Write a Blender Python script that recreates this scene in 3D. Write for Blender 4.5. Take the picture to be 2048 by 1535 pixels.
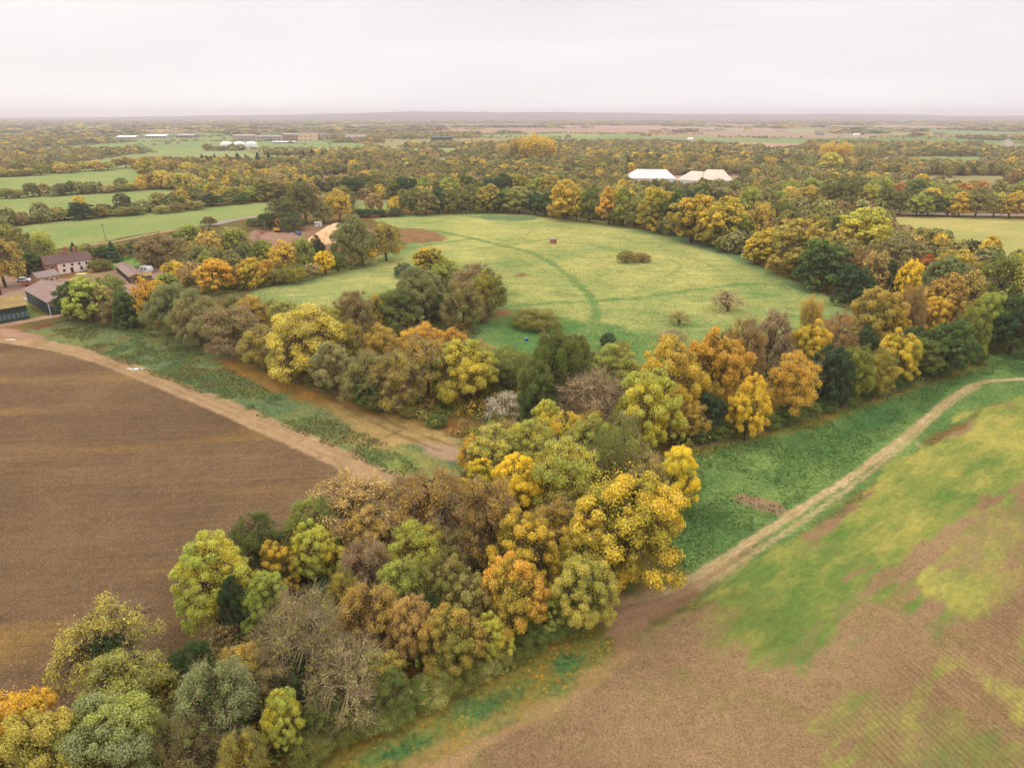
import bpy, math, random
import numpy as np
from math import radians, sin, cos, tan, atan2, pi
R = np.random.default_rng(7)
random.seed(5)
for o in list(bpy.data.objects): bpy.data.objects.remove(o)
scene = bpy.context.scene
COL = scene.collection

# ------------------------------------------------------------------ camera
H_CAM = 58.0; FPX = 1300.0
PITCH = math.atan((767.5 - 229.0) / FPX)
cam_d = bpy.data.cameras.new('camera'); cam = bpy.data.objects.new('camera', cam_d); COL.objects.link(cam)
cam.location = (0, 0, H_CAM); cam.rotation_euler = (radians(90) - PITCH, 0, 0)
cam_d.sensor_width = 36; cam_d.lens = 36 * FPX / 2048
cam_d.clip_start = 0.5; cam_d.clip_end = 60000
scene.camera = cam
scene.render.resolution_x = 1024; scene.render.resolution_y = 767

# ------------------------------------------------------------------ sky
SUN_EL, SUN_AZ = radians(42), radians(-62)          # azimuth measured from +Y, clockwise
w = bpy.data.worlds.new('World'); scene.world = w; w.use_nodes = True
nt = w.node_tree; nt.nodes.clear()
def N(t, k, **kw):
    n = t.nodes.new(k)
    for a, b in kw.items(): setattr(n, a, b)
    return n
out = N(nt, 'ShaderNodeOutputWorld'); bg = N(nt, 'ShaderNodeBackground')
sky = N(nt, 'ShaderNodeTexSky', sky_type='NISHITA', sun_disc=False)
sky.sun_elevation = SUN_EL; sky.sun_rotation = SUN_AZ
sky.dust_density = 4.0; sky.air_density = 1.0
skys = N(nt, 'ShaderNodeVectorMath', operation='SCALE'); skys.inputs[3].default_value = 0.07
nt.links.new(sky.outputs[0], skys.inputs[0])
tc = N(nt, 'ShaderNodeTexCoord'); sep = N(nt, 'ShaderNodeSeparateXYZ')
nt.links.new(tc.outputs['Generated'], sep.inputs[0])
mr = N(nt, 'ShaderNodeMapRange'); mr.inputs[1].default_value = 0.0; mr.inputs[2].default_value = 1.0
mr.inputs[3].default_value = 0.0; mr.inputs[4].default_value = 1.0
nt.links.new(sep.outputs[2], mr.inputs[0])
ramp = N(nt, 'ShaderNodeValToRGB')                    # cloud deck: paler low down, brighter overhead
e = ramp.color_ramp.elements
e[0].position = 0.0; e[0].color = (1.07, 1.04, 1.03, 1)
e[1].position = 1.0; e[1].color = (1.0, 0.98, 0.95, 1)
x = e.new(0.06); x.color = (1.03, 0.995, 0.985, 1)
x = e.new(0.14); x.color = (0.975, 0.945, 0.94, 1)
x = e.new(0.3); x.color = (0.98, 0.955, 0.93, 1)
nt.links.new(mr.outputs[0], ramp.inputs[0])
gain = N(nt, 'ShaderNodeMapRange'); gain.inputs[1].default_value = 0.15; gain.inputs[2].default_value = 1.0
gain.inputs[3].default_value = 1.0; gain.inputs[4].default_value = 2.75
nt.links.new(sep.outputs[2], gain.inputs[0])
mp = N(nt, 'ShaderNodeMapping'); mp.inputs['Scale'].default_value = (1.2, 1.2, 9)
nt.links.new(tc.outputs['Generated'], mp.inputs[0])
nz = N(nt, 'ShaderNodeTexNoise'); nz.inputs['Scale'].default_value = 2.2; nz.inputs['Detail'].default_value = 5
nt.links.new(mp.outputs[0], nz.inputs['Vector'])
nmr = N(nt, 'ShaderNodeMapRange'); nmr.inputs[1].default_value = 0.3; nmr.inputs[2].default_value = 0.7
nmr.inputs[3].default_value = 0.94; nmr.inputs[4].default_value = 1.04
nt.links.new(nz.outputs[0], nmr.inputs[0])
m1 = N(nt, 'ShaderNodeMath', operation='MULTIPLY')
nt.links.new(gain.outputs[0], m1.inputs[0]); nt.links.new(nmr.outputs[0], m1.inputs[1])
sc = N(nt, 'ShaderNodeVectorMath', operation='SCALE')
nt.links.new(ramp.outputs[0], sc.inputs[0]); nt.links.new(m1.outputs[0], sc.inputs[3])
mx = N(nt, 'ShaderNodeMix', data_type='RGBA'); mx.inputs[0].default_value = 0.94
nt.links.new(skys.outputs[0], mx.inputs[6]); nt.links.new(sc.outputs[0], mx.inputs[7])
nt.links.new(mx.outputs[2], bg.inputs[0]); bg.inputs[1].default_value = 1.0
nt.links.new(bg.outputs[0], out.inputs[0])

# ------------------------------------------------------------------ soft sun behind the clouds
sd = bpy.data.lights.new('sun', 'SUN'); so = bpy.data.objects.new('sun', sd); COL.objects.link(so)
sd.energy = 1.4; sd.angle = radians(14); sd.color = (1.0, 0.93, 0.82)
so.rotation_euler = (radians(90) - SUN_EL, 0, -SUN_AZ + pi)   # light travels away from the sun position
so.location = (0, 0, 200)
scene.view_settings.view_transform = 'Standard'; scene.view_settings.look = 'None'
scene.view_settings.gamma = 1; scene.view_settings.exposure = 0.0
scene.view_settings.use_curve_mapping = False
scene.render.engine = 'CYCLES'
cy = scene.cycles
cy.max_bounces = 5; cy.diffuse_bounces = 3; cy.glossy_bounces = 2; cy.transmission_bounces = 3
cy.transparent_max_bounces = 6; cy.volume_bounces = 1; cy.volume_max_steps = 64

# ------------------------------------------------------------------ helpers
SP, CP = sin(PITCH), cos(PITCH)
def P(px, py):
    dx = (px - 1024) / FPX; dy = (767.5 - py) / FPX
    t = H_CAM / (SP - dy * CP)
    return np.array([dx * t, (CP + dy * SP) * t])
def depth_of(xy, z=0.0): return xy[1] * CP + (H_CAM - z) * SP
def height_at(xy, ytop):
    dy = (767.5 - ytop) / FPX
    return H_CAM - xy[1] * (SP - dy * CP) / (CP + dy * SP)
def mpp(px, py): return depth_of(P(px, py)) / FPX
def lin(c): 
    return tuple((v / 255 / 12.92) if v <= 10 else ((v / 255 + 0.055) / 1.055) ** 2.4 for v in c)
def tag(o, label=None, cat=None, group=None, kind=None):
    if label: o['label'] = label
    if cat: o['category'] = cat
    if group: o['group'] = group
    if kind: o['kind'] = kind
    return o
def mk(name, V, F, mat=None, smooth=False, attrs=None, fmat=None):
    """V (n,3); F (m,k) array or list of such arrays"""
    me = bpy.data.meshes.new(name)
    V = np.asarray(V, dtype=np.float32)
    Fs = F if isinstance(F, list) else [F]
    Fs = [np.asarray(f, dtype=np.int32) for f in Fs if len(f)]
    me.vertices.add(len(V)); me.vertices.foreach_set('co', V.ravel())
    nl = sum(f.size for f in Fs); nf = sum(len(f) for f in Fs)
    me.loops.add(nl); me.loops.foreach_set('vertex_index', np.concatenate([f.ravel() for f in Fs]))
    me.polygons.add(nf)
    tot = np.concatenate([np.full(len(f), f.shape[1], np.int32) for f in Fs])
    st = np.concatenate([[0], np.cumsum(tot)[:-1]]).astype(np.int32)
    me.polygons.foreach_set('loop_start', st)
    me.polygons.foreach_set('use_smooth', np.full(nf, smooth, dtype=bool))
    for m in (mat if isinstance(mat, (list, tuple)) else [mat]):
        if m: me.materials.append(m)
    if fmat is not None: me.polygons.foreach_set('material_index', np.asarray(fmat, np.int32))
    if attrs:
        for k, v in attrs.items():
            a = me.attributes.new(k, 'FLOAT_COLOR', 'POINT')
            v = np.asarray(v, np.float32)
            if v.shape[1] == 3: v = np.hstack([v, np.ones((len(v), 1), np.float32)])
            a.data.foreach_set('color', v.ravel())
    me.update(calc_edges=True)
    return me
def link(name, me, parent=None, loc=None, rz=None):
    o = bpy.data.objects.new(name, me); COL.objects.link(o)
    if parent is not None: o.parent = parent
    if loc is not None: o.location = loc
    if rz is not None: o.rotation_euler = (0, 0, rz)
    return o
def empty(name, loc, rz=0.0, **kw):
    o = link(name, None, None, loc, rz); o.empty_display_size = 0.3
    return tag(o, **kw)
class MB:
    """small mesh builder: boxes, tubes, prisms, one material"""
    def __init__(s): s.v = []; s.f4 = []; s.f3 = []; s.n = 0; s.ng = []
    def add(s, V, F):
        V = np.asarray(V, float); k = s.n
        s.v.append(V); s.n += len(V)
        for f in F:
            s.ng.append([i + k for i in f])
        return s
    def box(s, x0, x1, y0, y1, z0, z1, rz=0, c=(0, 0)):
        V = np.array([[x, y, z] for z in (z0, z1) for x, y in ((x0, y0), (x1, y0), (x1, y1), (x0, y1))])
        if rz:
            a, b = cos(rz), sin(rz); q = V[:, :2] - c
            V[:, 0] = q[:, 0] * a - q[:, 1] * b + c[0]; V[:, 1] = q[:, 0] * b + q[:, 1] * a + c[1]
        return s.add(V, [(0, 3, 2, 1), (4, 5, 6, 7), (0, 1, 5, 4), (1, 2, 6, 5), (2, 3, 7, 6), (3, 0, 4, 7)])
    def tube(s, a, b, ra, rb=None, k=6):
        rb = ra if rb is None else rb
        a = np.array(a, float); b = np.array(b, float); d = b - a; d /= np.linalg.norm(d) + 1e-9
        u = np.cross(d, [0, 0, 1.0] if abs(d[2]) < .9 else [1.0, 0, 0]); u /= np.linalg.norm(u); v = np.cross(d, u)
        an = np.arange(k) * 2 * pi / k
        ring = np.outer(np.cos(an), u) + np.outer(np.sin(an), v)
        V = np.vstack([a + ring * ra, b + ring * rb])
        F = [(i, (i + 1) % k, (i + 1) % k + k, i + k) for i in range(k)]
        F += [tuple(range(k))[::-1], tuple(range(k, 2 * k))]
        return s.add(V, F)
    def prism(s, pts, y0, y1):
        """profile pts (x,z) extruded along y"""
        k = len(pts)
        V = [[p[0], y0, p[1]] for p in pts] + [[p[0], y1, p[1]] for p in pts]
        F = [(i, (i + 1) % k, (i + 1) % k + k, i + k) for i in range(k)] + [tuple(range(k))[::-1], tuple(range(k, 2 * k))]
        return s.add(V, F)
    def build(s, name, mat, parent=None, loc=None, rz=None, smooth=False):
        me = bpy.data.meshes.new(name)
        me.from_pydata(np.vstack(s.v).tolist(), [], s.ng); me.materials.append(mat)
        if smooth: me.polygons.foreach_set('use_smooth', [True] * len(me.polygons))
        me.update()
        return link(name, me, parent, loc, rz)
ORD = ['leftmost', 'second from the left', 'third from the left', 'fourth from the left', 'fifth from the left', 'sixth from the left',
       'seventh from the left', 'eighth from the left', 'ninth from the left', 'tenth from the left', 'eleventh from the left',
       'twelfth from the left', 'thirteenth from the left', 'fourteenth from the left', 'fifteenth from the left', 'sixteenth from the left',
       'seventeenth from the left', 'eighteenth from the left', 'nineteenth from the left', 'twentieth from the left']

# ------------------------------------------------------------------ numpy noise
def _h(ix, iy, seed):
    n = (ix.astype(np.int64) * 374761393 + iy.astype(np.int64) * 668265263 + seed * 974711) & 0x7fffffff
    n = ((n ^ (n >> 13)) * 1274126177) & 0x7fffffff
    return ((n ^ (n >> 16)) & 0xffff) / 65535.0
def vn(x, y, seed=0):
    ix = np.floor(x); iy = np.floor(y); fx = x - ix; fy = y - iy
    fx = fx * fx * (3 - 2 * fx); fy = fy * fy * (3 - 2 * fy)
    a = _h(ix, iy, seed); b = _h(ix + 1, iy, seed); c = _h(ix, iy + 1, seed); d = _h(ix + 1, iy + 1, seed)
    return (a * (1 - fx) + b * fx) * (1 - fy) + (c * (1 - fx) + d * fx) * fy
def fbm(x, y, s, oct=4, seed=0):
    """about -1..1, feature size s metres"""
    t = 0; a = 1; n = 0
    for i in range(oct):
        t = t + a * (vn(x / s + 17.3 * i, y / s - 9.1 * i, seed + i) * 2 - 1); n += a; a *= 0.55; s *= 0.5
    return t / n * 1.5
def ss(a, b, x):
    t = np.clip((x - a) / (b - a), 0, 1); return t * t * (3 - 2 * t)
def sdf(x, y, poly):
    """signed distance, + inside"""
    poly = np.asarray(poly, float); k = len(poly)
    d2 = np.full(x.shape, 1e18); ins = np.zeros(x.shape, bool)
    for i in range(k):
        ax, ay = poly[i]; bx, by = poly[(i + 1) % k]
        ex, ey = bx - ax, by - ay
        t = np.clip(((x - ax) * ex + (y - ay) * ey) / (ex * ex + ey * ey + 1e-12), 0, 1)
        d2 = np.minimum(d2, (x - ax - t * ex) ** 2 + (y - ay - t * ey) ** 2)
        c = ((ay > y) != (by > y))
        if ey != 0: ins ^= c & (x < (y - ay) / ey * ex + ax)
    d = np.sqrt(d2); return np.where(ins, d, -d)
def linedist(x, y, pts):
    pts = np.asarray(pts, float); best = np.full(x.shape, 1e9); par = np.zeros(x.shape)
    for i in range(len(pts) - 1):
        ax, ay = pts[i]; ex, ey = pts[i + 1] - pts[i]
        t = np.clip(((x - ax) * ex + (y - ay) * ey) / (ex * ex + ey * ey + 1e-12), 0, 1)
        dd = np.hypot(x - ax - t * ex, y - ay - t * ey)
        m = dd < best; best = np.where(m, dd, best)
        sg = np.sign(ex * (y - ay) - ey * (x - ax)); par = np.where(m, sg * dd, par)
    return best, par
def smooth_poly(p, it=2, closed=False):
    p = np.asarray(p, float)
    for _ in range(it):
        q = []
        n = len(p)
        rng = range(n) if closed else range(n - 1)
        if not closed: q.append(p[0])
        for i in rng:
            a, b = p[i], p[(i + 1) % n]
            q += [a * .75 + b * .25, a * .25 + b * .75]
        if not closed: q.append(p[-1])
        p = np.array(q)
    return p
def W(pts): return np.array([P(a, b) for a, b in pts])
HAZE = 0.000135
# ================================================================== GROUND
GA = 0.78                                              # display value -> base colour
def C(r, g, b): return np.array(lin((r, g, b))) * GA
def graded(lim0, step, lim1, g):
    v = list(np.arange(0, lim0, step)); s = step
    while v[-1] < lim1: s *= g; s = max(s, step); v.append(v[-1] + s)
    return np.array(v)
gx = graded(95, 0.48, 15000, 1.0125); gx = np.concatenate([-gx[:0:-1], gx])
g1 = np.arange(20, 120, 0.42); g2 = [g1[-1]]
st = 0.42
while g2[-1] < 15000:
    st = max(0.42, g2[-1] * 0.0042 if g2[-1] < 1500 else g2[-1] * 0.011); g2.append(g2[-1] + st)
gy = np.concatenate([[-400, -150, -60, -20, 0, 10, 15], g1, g2[1:]])
XX, YY = np.meshgrid(gx, gy); nx_, ny_ = len(gx), len(gy)
x = XX.ravel(); y = YY.ravel()
print('ground grid', nx_, ny_)
dist = np.hypot(x, y)
# base: woodland floor / rough land
n1 = fbm(x, y, 6, 4, 1)[:, None]; n2 = fbm(x, y, 22, 3, 2)[:, None]
col = C(104, 96, 58) + 0 * n1
col = col * (1 + .25 * n1) * (1 - ss(.1, .9, n2) * .5) + C(110, 112, 66) * ss(.1, .9, n2) * .5
lit = ss(-.2, .7, fbm(x, y, 14, 3, 5))[:, None]
col = col * (1 - lit * .55) + C(158, 104, 52) * lit * .55
cov = np.zeros((len(x), 4)); rowa = np.full(len(x), .5); det = np.zeros((len(x), 4)); det[:, 1] = .5; det[:, 2] = .6
cls = np.zeros(len(x), np.int32)
NAMES = ['ground', 'ploughed_field', 'dirt_track', 'grass_verge', 'meadow', 'crop_field', 'pasture', 'farmyard', 'lawn', 'building_site', 'road', 'far_fields']
# far mosaic of fields
far = dist > 560
fx, fy = x[far], y[far]
ang = .18
u = (fx * cos(ang) + fy * sin(ang)) + 120 * fbm(fx, fy, 900, 2, 40); v = (-fx * sin(ang) + fy * cos(ang)) + 120 * fbm(fx, fy, 700, 2, 41)
cell_u = np.floor(u / 560 + .37 * np.floor(v / 430)); cell_v = np.floor(v / 430)
hh = _h(cell_u, cell_v, 9)
pal = np.array([C(176, 140, 118), C(136, 150, 96), C(120, 136, 84), C(158, 144, 100), C(186, 150, 128), C(124, 142, 88), C(150, 156, 104), C(164, 132, 104)])
fc = pal[(hh * 7.99).astype(int)] * (1 + .12 * fbm(fx, fy, 40, 3, 44))[:, None]
wgt = ss(560, 760, dist[far])[:, None]
col[far] = col[far] * (1 - wgt) + fc * wgt
det[far, 2] *= (1 - wgt[:, 0])
def woodcell(px_, py_):
    uu = (px_ * cos(ang) + py_ * sin(ang)) + 120 * fbm(px_, py_, 900, 2, 40); vv = (-px_ * sin(ang) + py_ * cos(ang)) + 120 * fbm(px_, py_, 700, 2, 41)
    cu = uu / 560 + .37 * np.floor(vv / 430); cv = vv / 430
    h = _h(np.floor(cu), np.floor(cv), 9); du = np.minimum(cu % 1, 1 - cu % 1) * 560; dv = np.minimum(cv % 1, 1 - cv % 1) * 430
    return h, np.minimum(du, dv)

KEEP = []     # open areas (world polygons) where no scattered tree may stand
def region(name, poly, colfn, soft=.6, amp=1.2, asz=3.5, d4=(0, 0, 0, 0), open_=True, sm=1, z=False):
    wp = smooth_poly(W(poly), sm, True)
    if open_: KEEP.append(wp)
    lo = wp.min(0) - 12; hi = wp.max(0) + 12
    i = np.nonzero((x > lo[0]) & (x < hi[0]) & (y > lo[1]) & (y < hi[1]))[0]
    if not len(i): return
    a, b = x[i], y[i]
    d = sdf(a, b, wp) + amp * fbm(a, b, asz, 3, 77)
    w_ = ss(-soft, soft, d)[:, None]
    c_ = colfn(a, b, d)
    col[i] = col[i] * (1 - w_) + c_ * w_
    det[i] = det[i] * (1 - w_) + np.array(d4) * w_
    if name: cls[i[d > 0]] = NAMES.index(name)
def strip(name, pts, half, colfn, soft=.4, amp=.4, d4=(0, 0, 0, 0), strength=1.0, sm=2):
    wp = smooth_poly(W(pts), sm)
    lo = wp.min(0) - 12; hi = wp.max(0) + 12
    i = np.nonzero((x > lo[0]) & (x < hi[0]) & (y > lo[1]) & (y < hi[1]))[0]
    a, b = x[i], y[i]
    dd, sg = linedist(a, b, wp)
    d = half - dd + amp * fbm(a, b, 2.5, 3, 91)
    w_ = (ss(-soft, soft, d) * strength)[:, None]
    if name == 'dirt_track':                     # crisp ragged edge resolved in the material
        g_ = colfn(a, b, sg); w2 = (ss(-.75, .75, half - dd + .3 * amp * fbm(a, b, 2.5, 3, 91)) * strength)[:, None]; near_ = (w2 > .002)
        keepc = np.where(w2 > .25, 1.0, 0.0) if True else 0
        newc = g_; cov[i, :3] = np.where(near_ & (cov[i, 3:4] < .1), newc, cov[i, :3] * (1 - w2) + newc * w2); cov[i, 3:4] = np.where(strength * w2 > cov[i, 3:4], w2, cov[i, 3:4] * (1 - w2) + w2)
    else:
        col[i] = col[i] * (1 - w_) + colfn(a, b, sg) * w_
    det[i] = det[i] * (1 - w_) + np.array(d4) * w_
    if name: cls[i[d > 0]] = NAMES.index(name)
def mixc(c0, c1, t): t = np.clip(t, 0, 1)[:, None]; return c0 * (1 - t) + c1 * t
def dirn(p0, p1):
    a = P(*p1) - P(*p0); a /= np.hypot(*a); return a

# ---- left ploughed field
pd = dirn((0, 1010), (500, 985))
def f_plough(a, b, d):
    u = a * pd[0] + b * pd[1]; v = -a * pd[1] + b * pd[0]
    c = mixc(C(108, 86, 64), C(136, 109, 80), .5 + .5 * fbm(a, b, 30, 4, 3))
    rows = fbm(u / 16, v, 1.3, 3, 6) * .55 + fbm(u / 10, v, 5, 2, 8) * .4
    c = c * (1 + .14 * rows + .07 * fbm(a, b, 4, 4, 7))[:, None]
    st_ = ss(.15, .9, fbm(u / 6, v, 9, 3, 12)) * ss(-15, -50, a) * .8
    c = mixc(np.zeros(3), C(160, 126, 70), st_) + c * (1 - st_[:, None])
    return c
region('ploughed_field', [(-900, 600), (-200, 660), (0, 681), (100, 693), (200, 718), (300, 760), (400, 801), (500, 845), (600, 890), (680, 925), (740, 955),
        (800, 985), (840, 1010), (760, 1060), (640, 1100), (520, 1180), (420, 1270), (300, 1350), (200, 1420), (0, 1520), (-300, 1700), (-900, 1900)],
       f_plough, .5, .8, 3, (1, 0, 0, 0))
# ---- rough verge between track and wood
def f_verge(a, b, d):
    t = fbm(a, b, 8, 4, 15)
    c = mixc(C(124, 128, 74), C(94, 116, 76), .5 + .9 * t)
    r = ss(.35, .9, fbm(a, b, 5, 3, 19))[:, None]
    return c * (1 - r * .6) + C(118, 92, 60) * r * .6
region('grass_verge', [(40, 672), (60, 655), (130, 640), (230, 645), (300, 658), (370, 678), (430, 700), (500, 728), (600, 762), (700, 795), (800, 820), (930, 880),
        (960, 920), (900, 960), (850, 1000), (800, 975), (740, 940), (680, 908), (600, 872), (500, 828), (400, 788), (300, 750), (200, 712), (100, 690)],
       f_verge, .8, 1.2, 3, (0, 1, 0, .2))
region('grass_verge', [(760, 900), (800, 885), (840, 900), (900, 935), (900, 960), (840, 990), (800, 965), (760, 935)],
       lambda a, b, d: mixc(C(122, 138, 72), C(150, 140, 82), .5 + .7 * fbm(a, b, 4, 3, 22)), 2, 1, 3, (0, 1, 0, 0))
def f_litter(a, b, d): return mixc(C(172, 122, 62), C(128, 108, 58), .45 + .6 * fbm(a, b, 5, 4, 23))
region(None, [(430, 712), (520, 735), (640, 778), (760, 820), (860, 850), (880, 870), (800, 868), (700, 838), (600, 800), (500, 762), (450, 735)], f_litter, 1.5, 2, 4, (.1, .3, .8, 0))
region(None, [(640, 800), (760, 830), (870, 862), (940, 895), (900, 905), (820, 885), (740, 900), (700, 880), (720, 850), (680, 830)],
       lambda a, b, d: mixc(C(178, 148, 96), C(150, 124, 72), .5 + .7 * fbm(a, b, 3, 4, 24)), 1.5, 1.5, 4, (.3, .4, .3, .3))
region(None, [(830, 880), (930, 895), (915, 925), (850, 905)], lambda a, b, d: C(176, 148, 118) + 0 * a[:, None], 1, 1, 3, (.5, 0, 0, 0))
for q in ([(600, 770), (700, 815), (790, 868), (880, 900)], [(610, 760), (720, 808), (800, 855), (910, 892)], [(690, 905), (760, 880), (800, 862)]):
    strip(None, q, .28, lambda a, b, s: C(112, 88, 58) + 0 * a[:, None], .3, .3, (.3, .2, .3, 0), .7)
# ---- left dirt track
def f_track(a, b, s):
    c = mixc(C(188, 154, 116), C(164, 132, 96), .5 + .6 * fbm(a, b, 5, 4, 30))
    rut = np.exp(-((np.abs(s) - .9) / .32) ** 2) * .30 + np.exp(-((s - 2.0) / .25) ** 2) * .18
    return c * (1 - rut * (.6 + .6 * fbm(a, b, 9, 2, 33)) + .08 * fbm(a, b, .9, 2, 31))[:, None]
strip('dirt_track', [(-300, 640), (-100, 668), (0, 676), (100, 690), (200, 714), (300, 753), (400, 793), (500, 835), (600, 880), (680, 915), (740, 945), (800, 972), (850, 1005)], 2.7, f_track, .5, .5, (.55, 0, 0, .2))
strip('dirt_track', [(-200, 665), (0, 652), (60, 640), (130, 628), (155, 622)], 2.2, lambda a, b, s: C(184, 150, 118) * (1 + .1 * fbm(a, b, 3, 3, 5))[:, None], .5, .5, (.4, 0, 0, 0))
region('dirt_track', [(-60, 650), (20, 656), (55, 664), (95, 676), (60, 684), (-60, 676)], lambda a, b, d: C(178, 138, 112) * (1 + .15 * fbm(a, b, 3, 3, 5))[:, None], 1, 1, 3, (.5, 0, 0, 0))
region(None, [(60, 650), (125, 638), (110, 650), (70, 662)], lambda a, b, d: C(120, 84, 62) * (1 + .25 * fbm(a, b, 2, 3, 6))[:, None], 1, 1.5, 3, (.8, 0, .2, 0))
# ---- central meadow
def f_meadow(a, b, d):
    t = .58 + .42 * fbm(a, b, 22, 4, 50) + .30 * fbm(a / 2.2, b, 3.2, 3, 51)
    t = t + .12 * ss(170, 300, b) - .35 * ss(215, 170, b)
    c = mixc(C(104, 136, 72), C(180, 174, 102), t)
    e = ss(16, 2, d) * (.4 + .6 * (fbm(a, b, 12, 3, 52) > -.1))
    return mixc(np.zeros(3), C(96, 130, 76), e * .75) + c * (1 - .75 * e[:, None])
MEADOW = [(480, 582), (600, 560), (700, 530), (800, 502), (845, 470), (760, 445), (745, 437), (820, 430), (900, 422), (1000, 420), (1100, 428), (1200, 440), (1300, 462), (1400, 486), (1500, 520),
          (1580, 560), (1660, 590), (1720, 630), (1690, 680), (1560, 720), (1400, 720), (1290, 745), (1180, 760), (1050, 760), (980, 720), (940, 690), (960, 640), (900, 640), (780, 640), (620, 640), (540, 625)]
region('meadow', MEADOW, f_meadow, 1.2, 2, 6, (0, 1, 0, .35))
G_ = lambda c: (lambda a, b, s: c + 0 * a[:, None])
for pts, hw, st_ in (([(880, 463), (960, 480), (1030, 497), (1080, 510), (1130, 545), (1170, 580), (1195, 615), (1185, 650)], 1.6, .8),
                     ([(1010, 615), (1100, 605), (1190, 603), (1280, 596), (1400, 578), (1500, 565), (1600, 575)], 1.4, .75),
                     ([(940, 500), (1020, 490), (1100, 478), (1180, 470)], 1.5, .35), ([(1190, 560), (1230, 530), (1310, 545)], 1.2, .3),
                     ([(1340, 520), (1365, 528), (1350, 545), (1330, 555)], .8, .5), ([(1360, 512), (1400, 520), (1450, 545)], .8, .45),
                     ([(800, 500), (870, 488), (940, 478)], 2.0, .6), ([(760, 455), (840, 460), (900, 466)], 2.5, .5)):
    strip(None, pts, hw, G_(C(98, 132, 72)), 1.0, 1.0, (0, .8, 0, 0), st_)
for pts in ([(995, 700), (960, 670), (990, 640), (1060, 620), (1150, 640), (1220, 645), (1280, 660), (1330, 690), (1200, 760), (1050, 760)],
            [(1000, 560), (1040, 590), (1020, 625), (990, 620)]):
    region(None, pts, lambda a, b, d: mixc(C(88, 126, 68), C(124, 144, 78), .3 + .5 * fbm(a, b, 6, 4, 55)), 5, 5, 8, (0, .9, 0, 0), False)
for pts in ([(1290, 448), (1420, 478), (1560, 535), (1540, 545), (1430, 505), (1330, 475)], [(930, 432), (1060, 432), (1080, 440), (1000, 442)], [(1560, 560), (1640, 580), (1620, 592), (1580, 575)]):
    region(None, pts, lambda a, b, d: C(112, 132, 88) + 0 * a[:, None], 1.5, 2, 5, (0, .8, 0, 0), False)
for pts in ([(1028, 548), (1050, 546), (1058, 552), (1040, 556), (1026, 553)], [(985, 618), (1030, 620), (1010, 632), (970, 640)], [(800, 456), (860, 458), (905, 480), (830, 488), (800, 482)]):
    region(None, pts, lambda a, b, d: mixc(C(160, 112, 84), C(120, 108, 66), .5 + .6 * fbm(a, b, 3, 3, 57)), 1.5, 1.5, 4, (.3, .5, .3, 0), False)
# ---- right field beyond the belt
def f_rfield(a, b, d): return mixc(C(146, 150, 84), C(188, 172, 104), .55 + .4 * fbm(a, b, 26, 4, 60) + .25 * fbm(a / 3, b, 3, 3, 61))
region('pasture', [(1730, 434), (1900, 434), (2048, 437), (2500, 450), (2700, 560), (2300, 560), (2048, 540), (1940, 520), (1840, 500), (1780, 470)], f_rfield, 1, 1.5, 6, (0, 1, 0, .3))
# ---- left pastures
def f_past(a, b, d): return mixc(C(132, 150, 86), C(158, 162, 98), .5 + .45 * fbm(a, b, 30, 4, 64) + .2 * fbm(a / 3, b, 4, 3, 65))
region('pasture', [(-500, 385), (-200, 368), (0, 354), (150, 343), (268, 334), (300, 350), (318, 374), (200, 384), (100, 391), (-100, 402), (-500, 428)], f_past, 1, 1.5, 8, (0, .8, 0, 0))
region('pasture', [(-500, 432), (-100, 406), (0, 398), (200, 388), (330, 379), (395, 380), (425, 392), (400, 408), (260, 425), (130, 437), (0, 447), (-500, 490)], f_past, 1, 1.5, 8, (0, .8, 0, 0))
region('pasture', [(-400, 520), (-100, 485), (0, 462), (60, 448), (260, 431), (420, 413), (540, 403), (560, 415), (540, 428), (470, 440), (400, 452), (290, 466), (200, 484), (130, 496), (60, 500), (-100, 530)], f_past, 1, 1.5, 8, (0, .8, 0, 0))
region('pasture', [(498, 340), (540, 335), (545, 356), (520, 366), (498, 358)], f_past, 1, 1.5, 8, (0, .8, 0, 0))
region('pasture', [(705, 402), (760, 398), (812, 404), (800, 424), (740, 428), (705, 420)], f_past, 1, 1.5, 8, (0, .8, 0, 0))
for pts in ([(270, 300), (440, 293), (480, 298), (330, 305)], [(720, 312), (815, 308), (830, 313), (740, 319)], [(800, 284), (862, 281), (860, 287), (812, 289)], [(1310, 324), (1380, 322), (1390, 330), (1330, 332)],
            [(1090, 265), (1210, 270), (1200, 276), (1120, 273)], [(860, 305), (910, 300), (912, 310), (880, 312)]):
    region('far_fields', pts, f_past, 3, 3, 10, (0, .5, 0, 0))
for pts, c in (([(1250, 283), (1450, 278), (1560, 285), (1640, 291), (1560, 300), (1400, 292)], C(184, 146, 120)), ([(1900, 296), (2048, 293), (2300, 296), (2048, 304), (1920, 303)], C(184, 144, 120)),
               ([(1100, 250), (1400, 254), (1700, 260), (1700, 263), (1300, 259), (1100, 254)], C(176, 146, 130)), ([(1380, 262), (1640, 266), (1800, 275), (1600, 276), (1400, 270)], C(168, 140, 120)),
               ([(1730, 302), (1800, 306), (1790, 311), (1735, 308)], C(160, 130, 106)), ([(0, 328), (60, 325), (90, 329), (0, 336)], C(150, 128, 100))):
    region('far_fields', pts, (lambda cc: (lambda a, b, d: cc * (1 + .08 * fbm(a, b, 30, 3, 5))[:, None]))(c), 4, 4, 12, (.2, .2, 0, 0))
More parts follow.
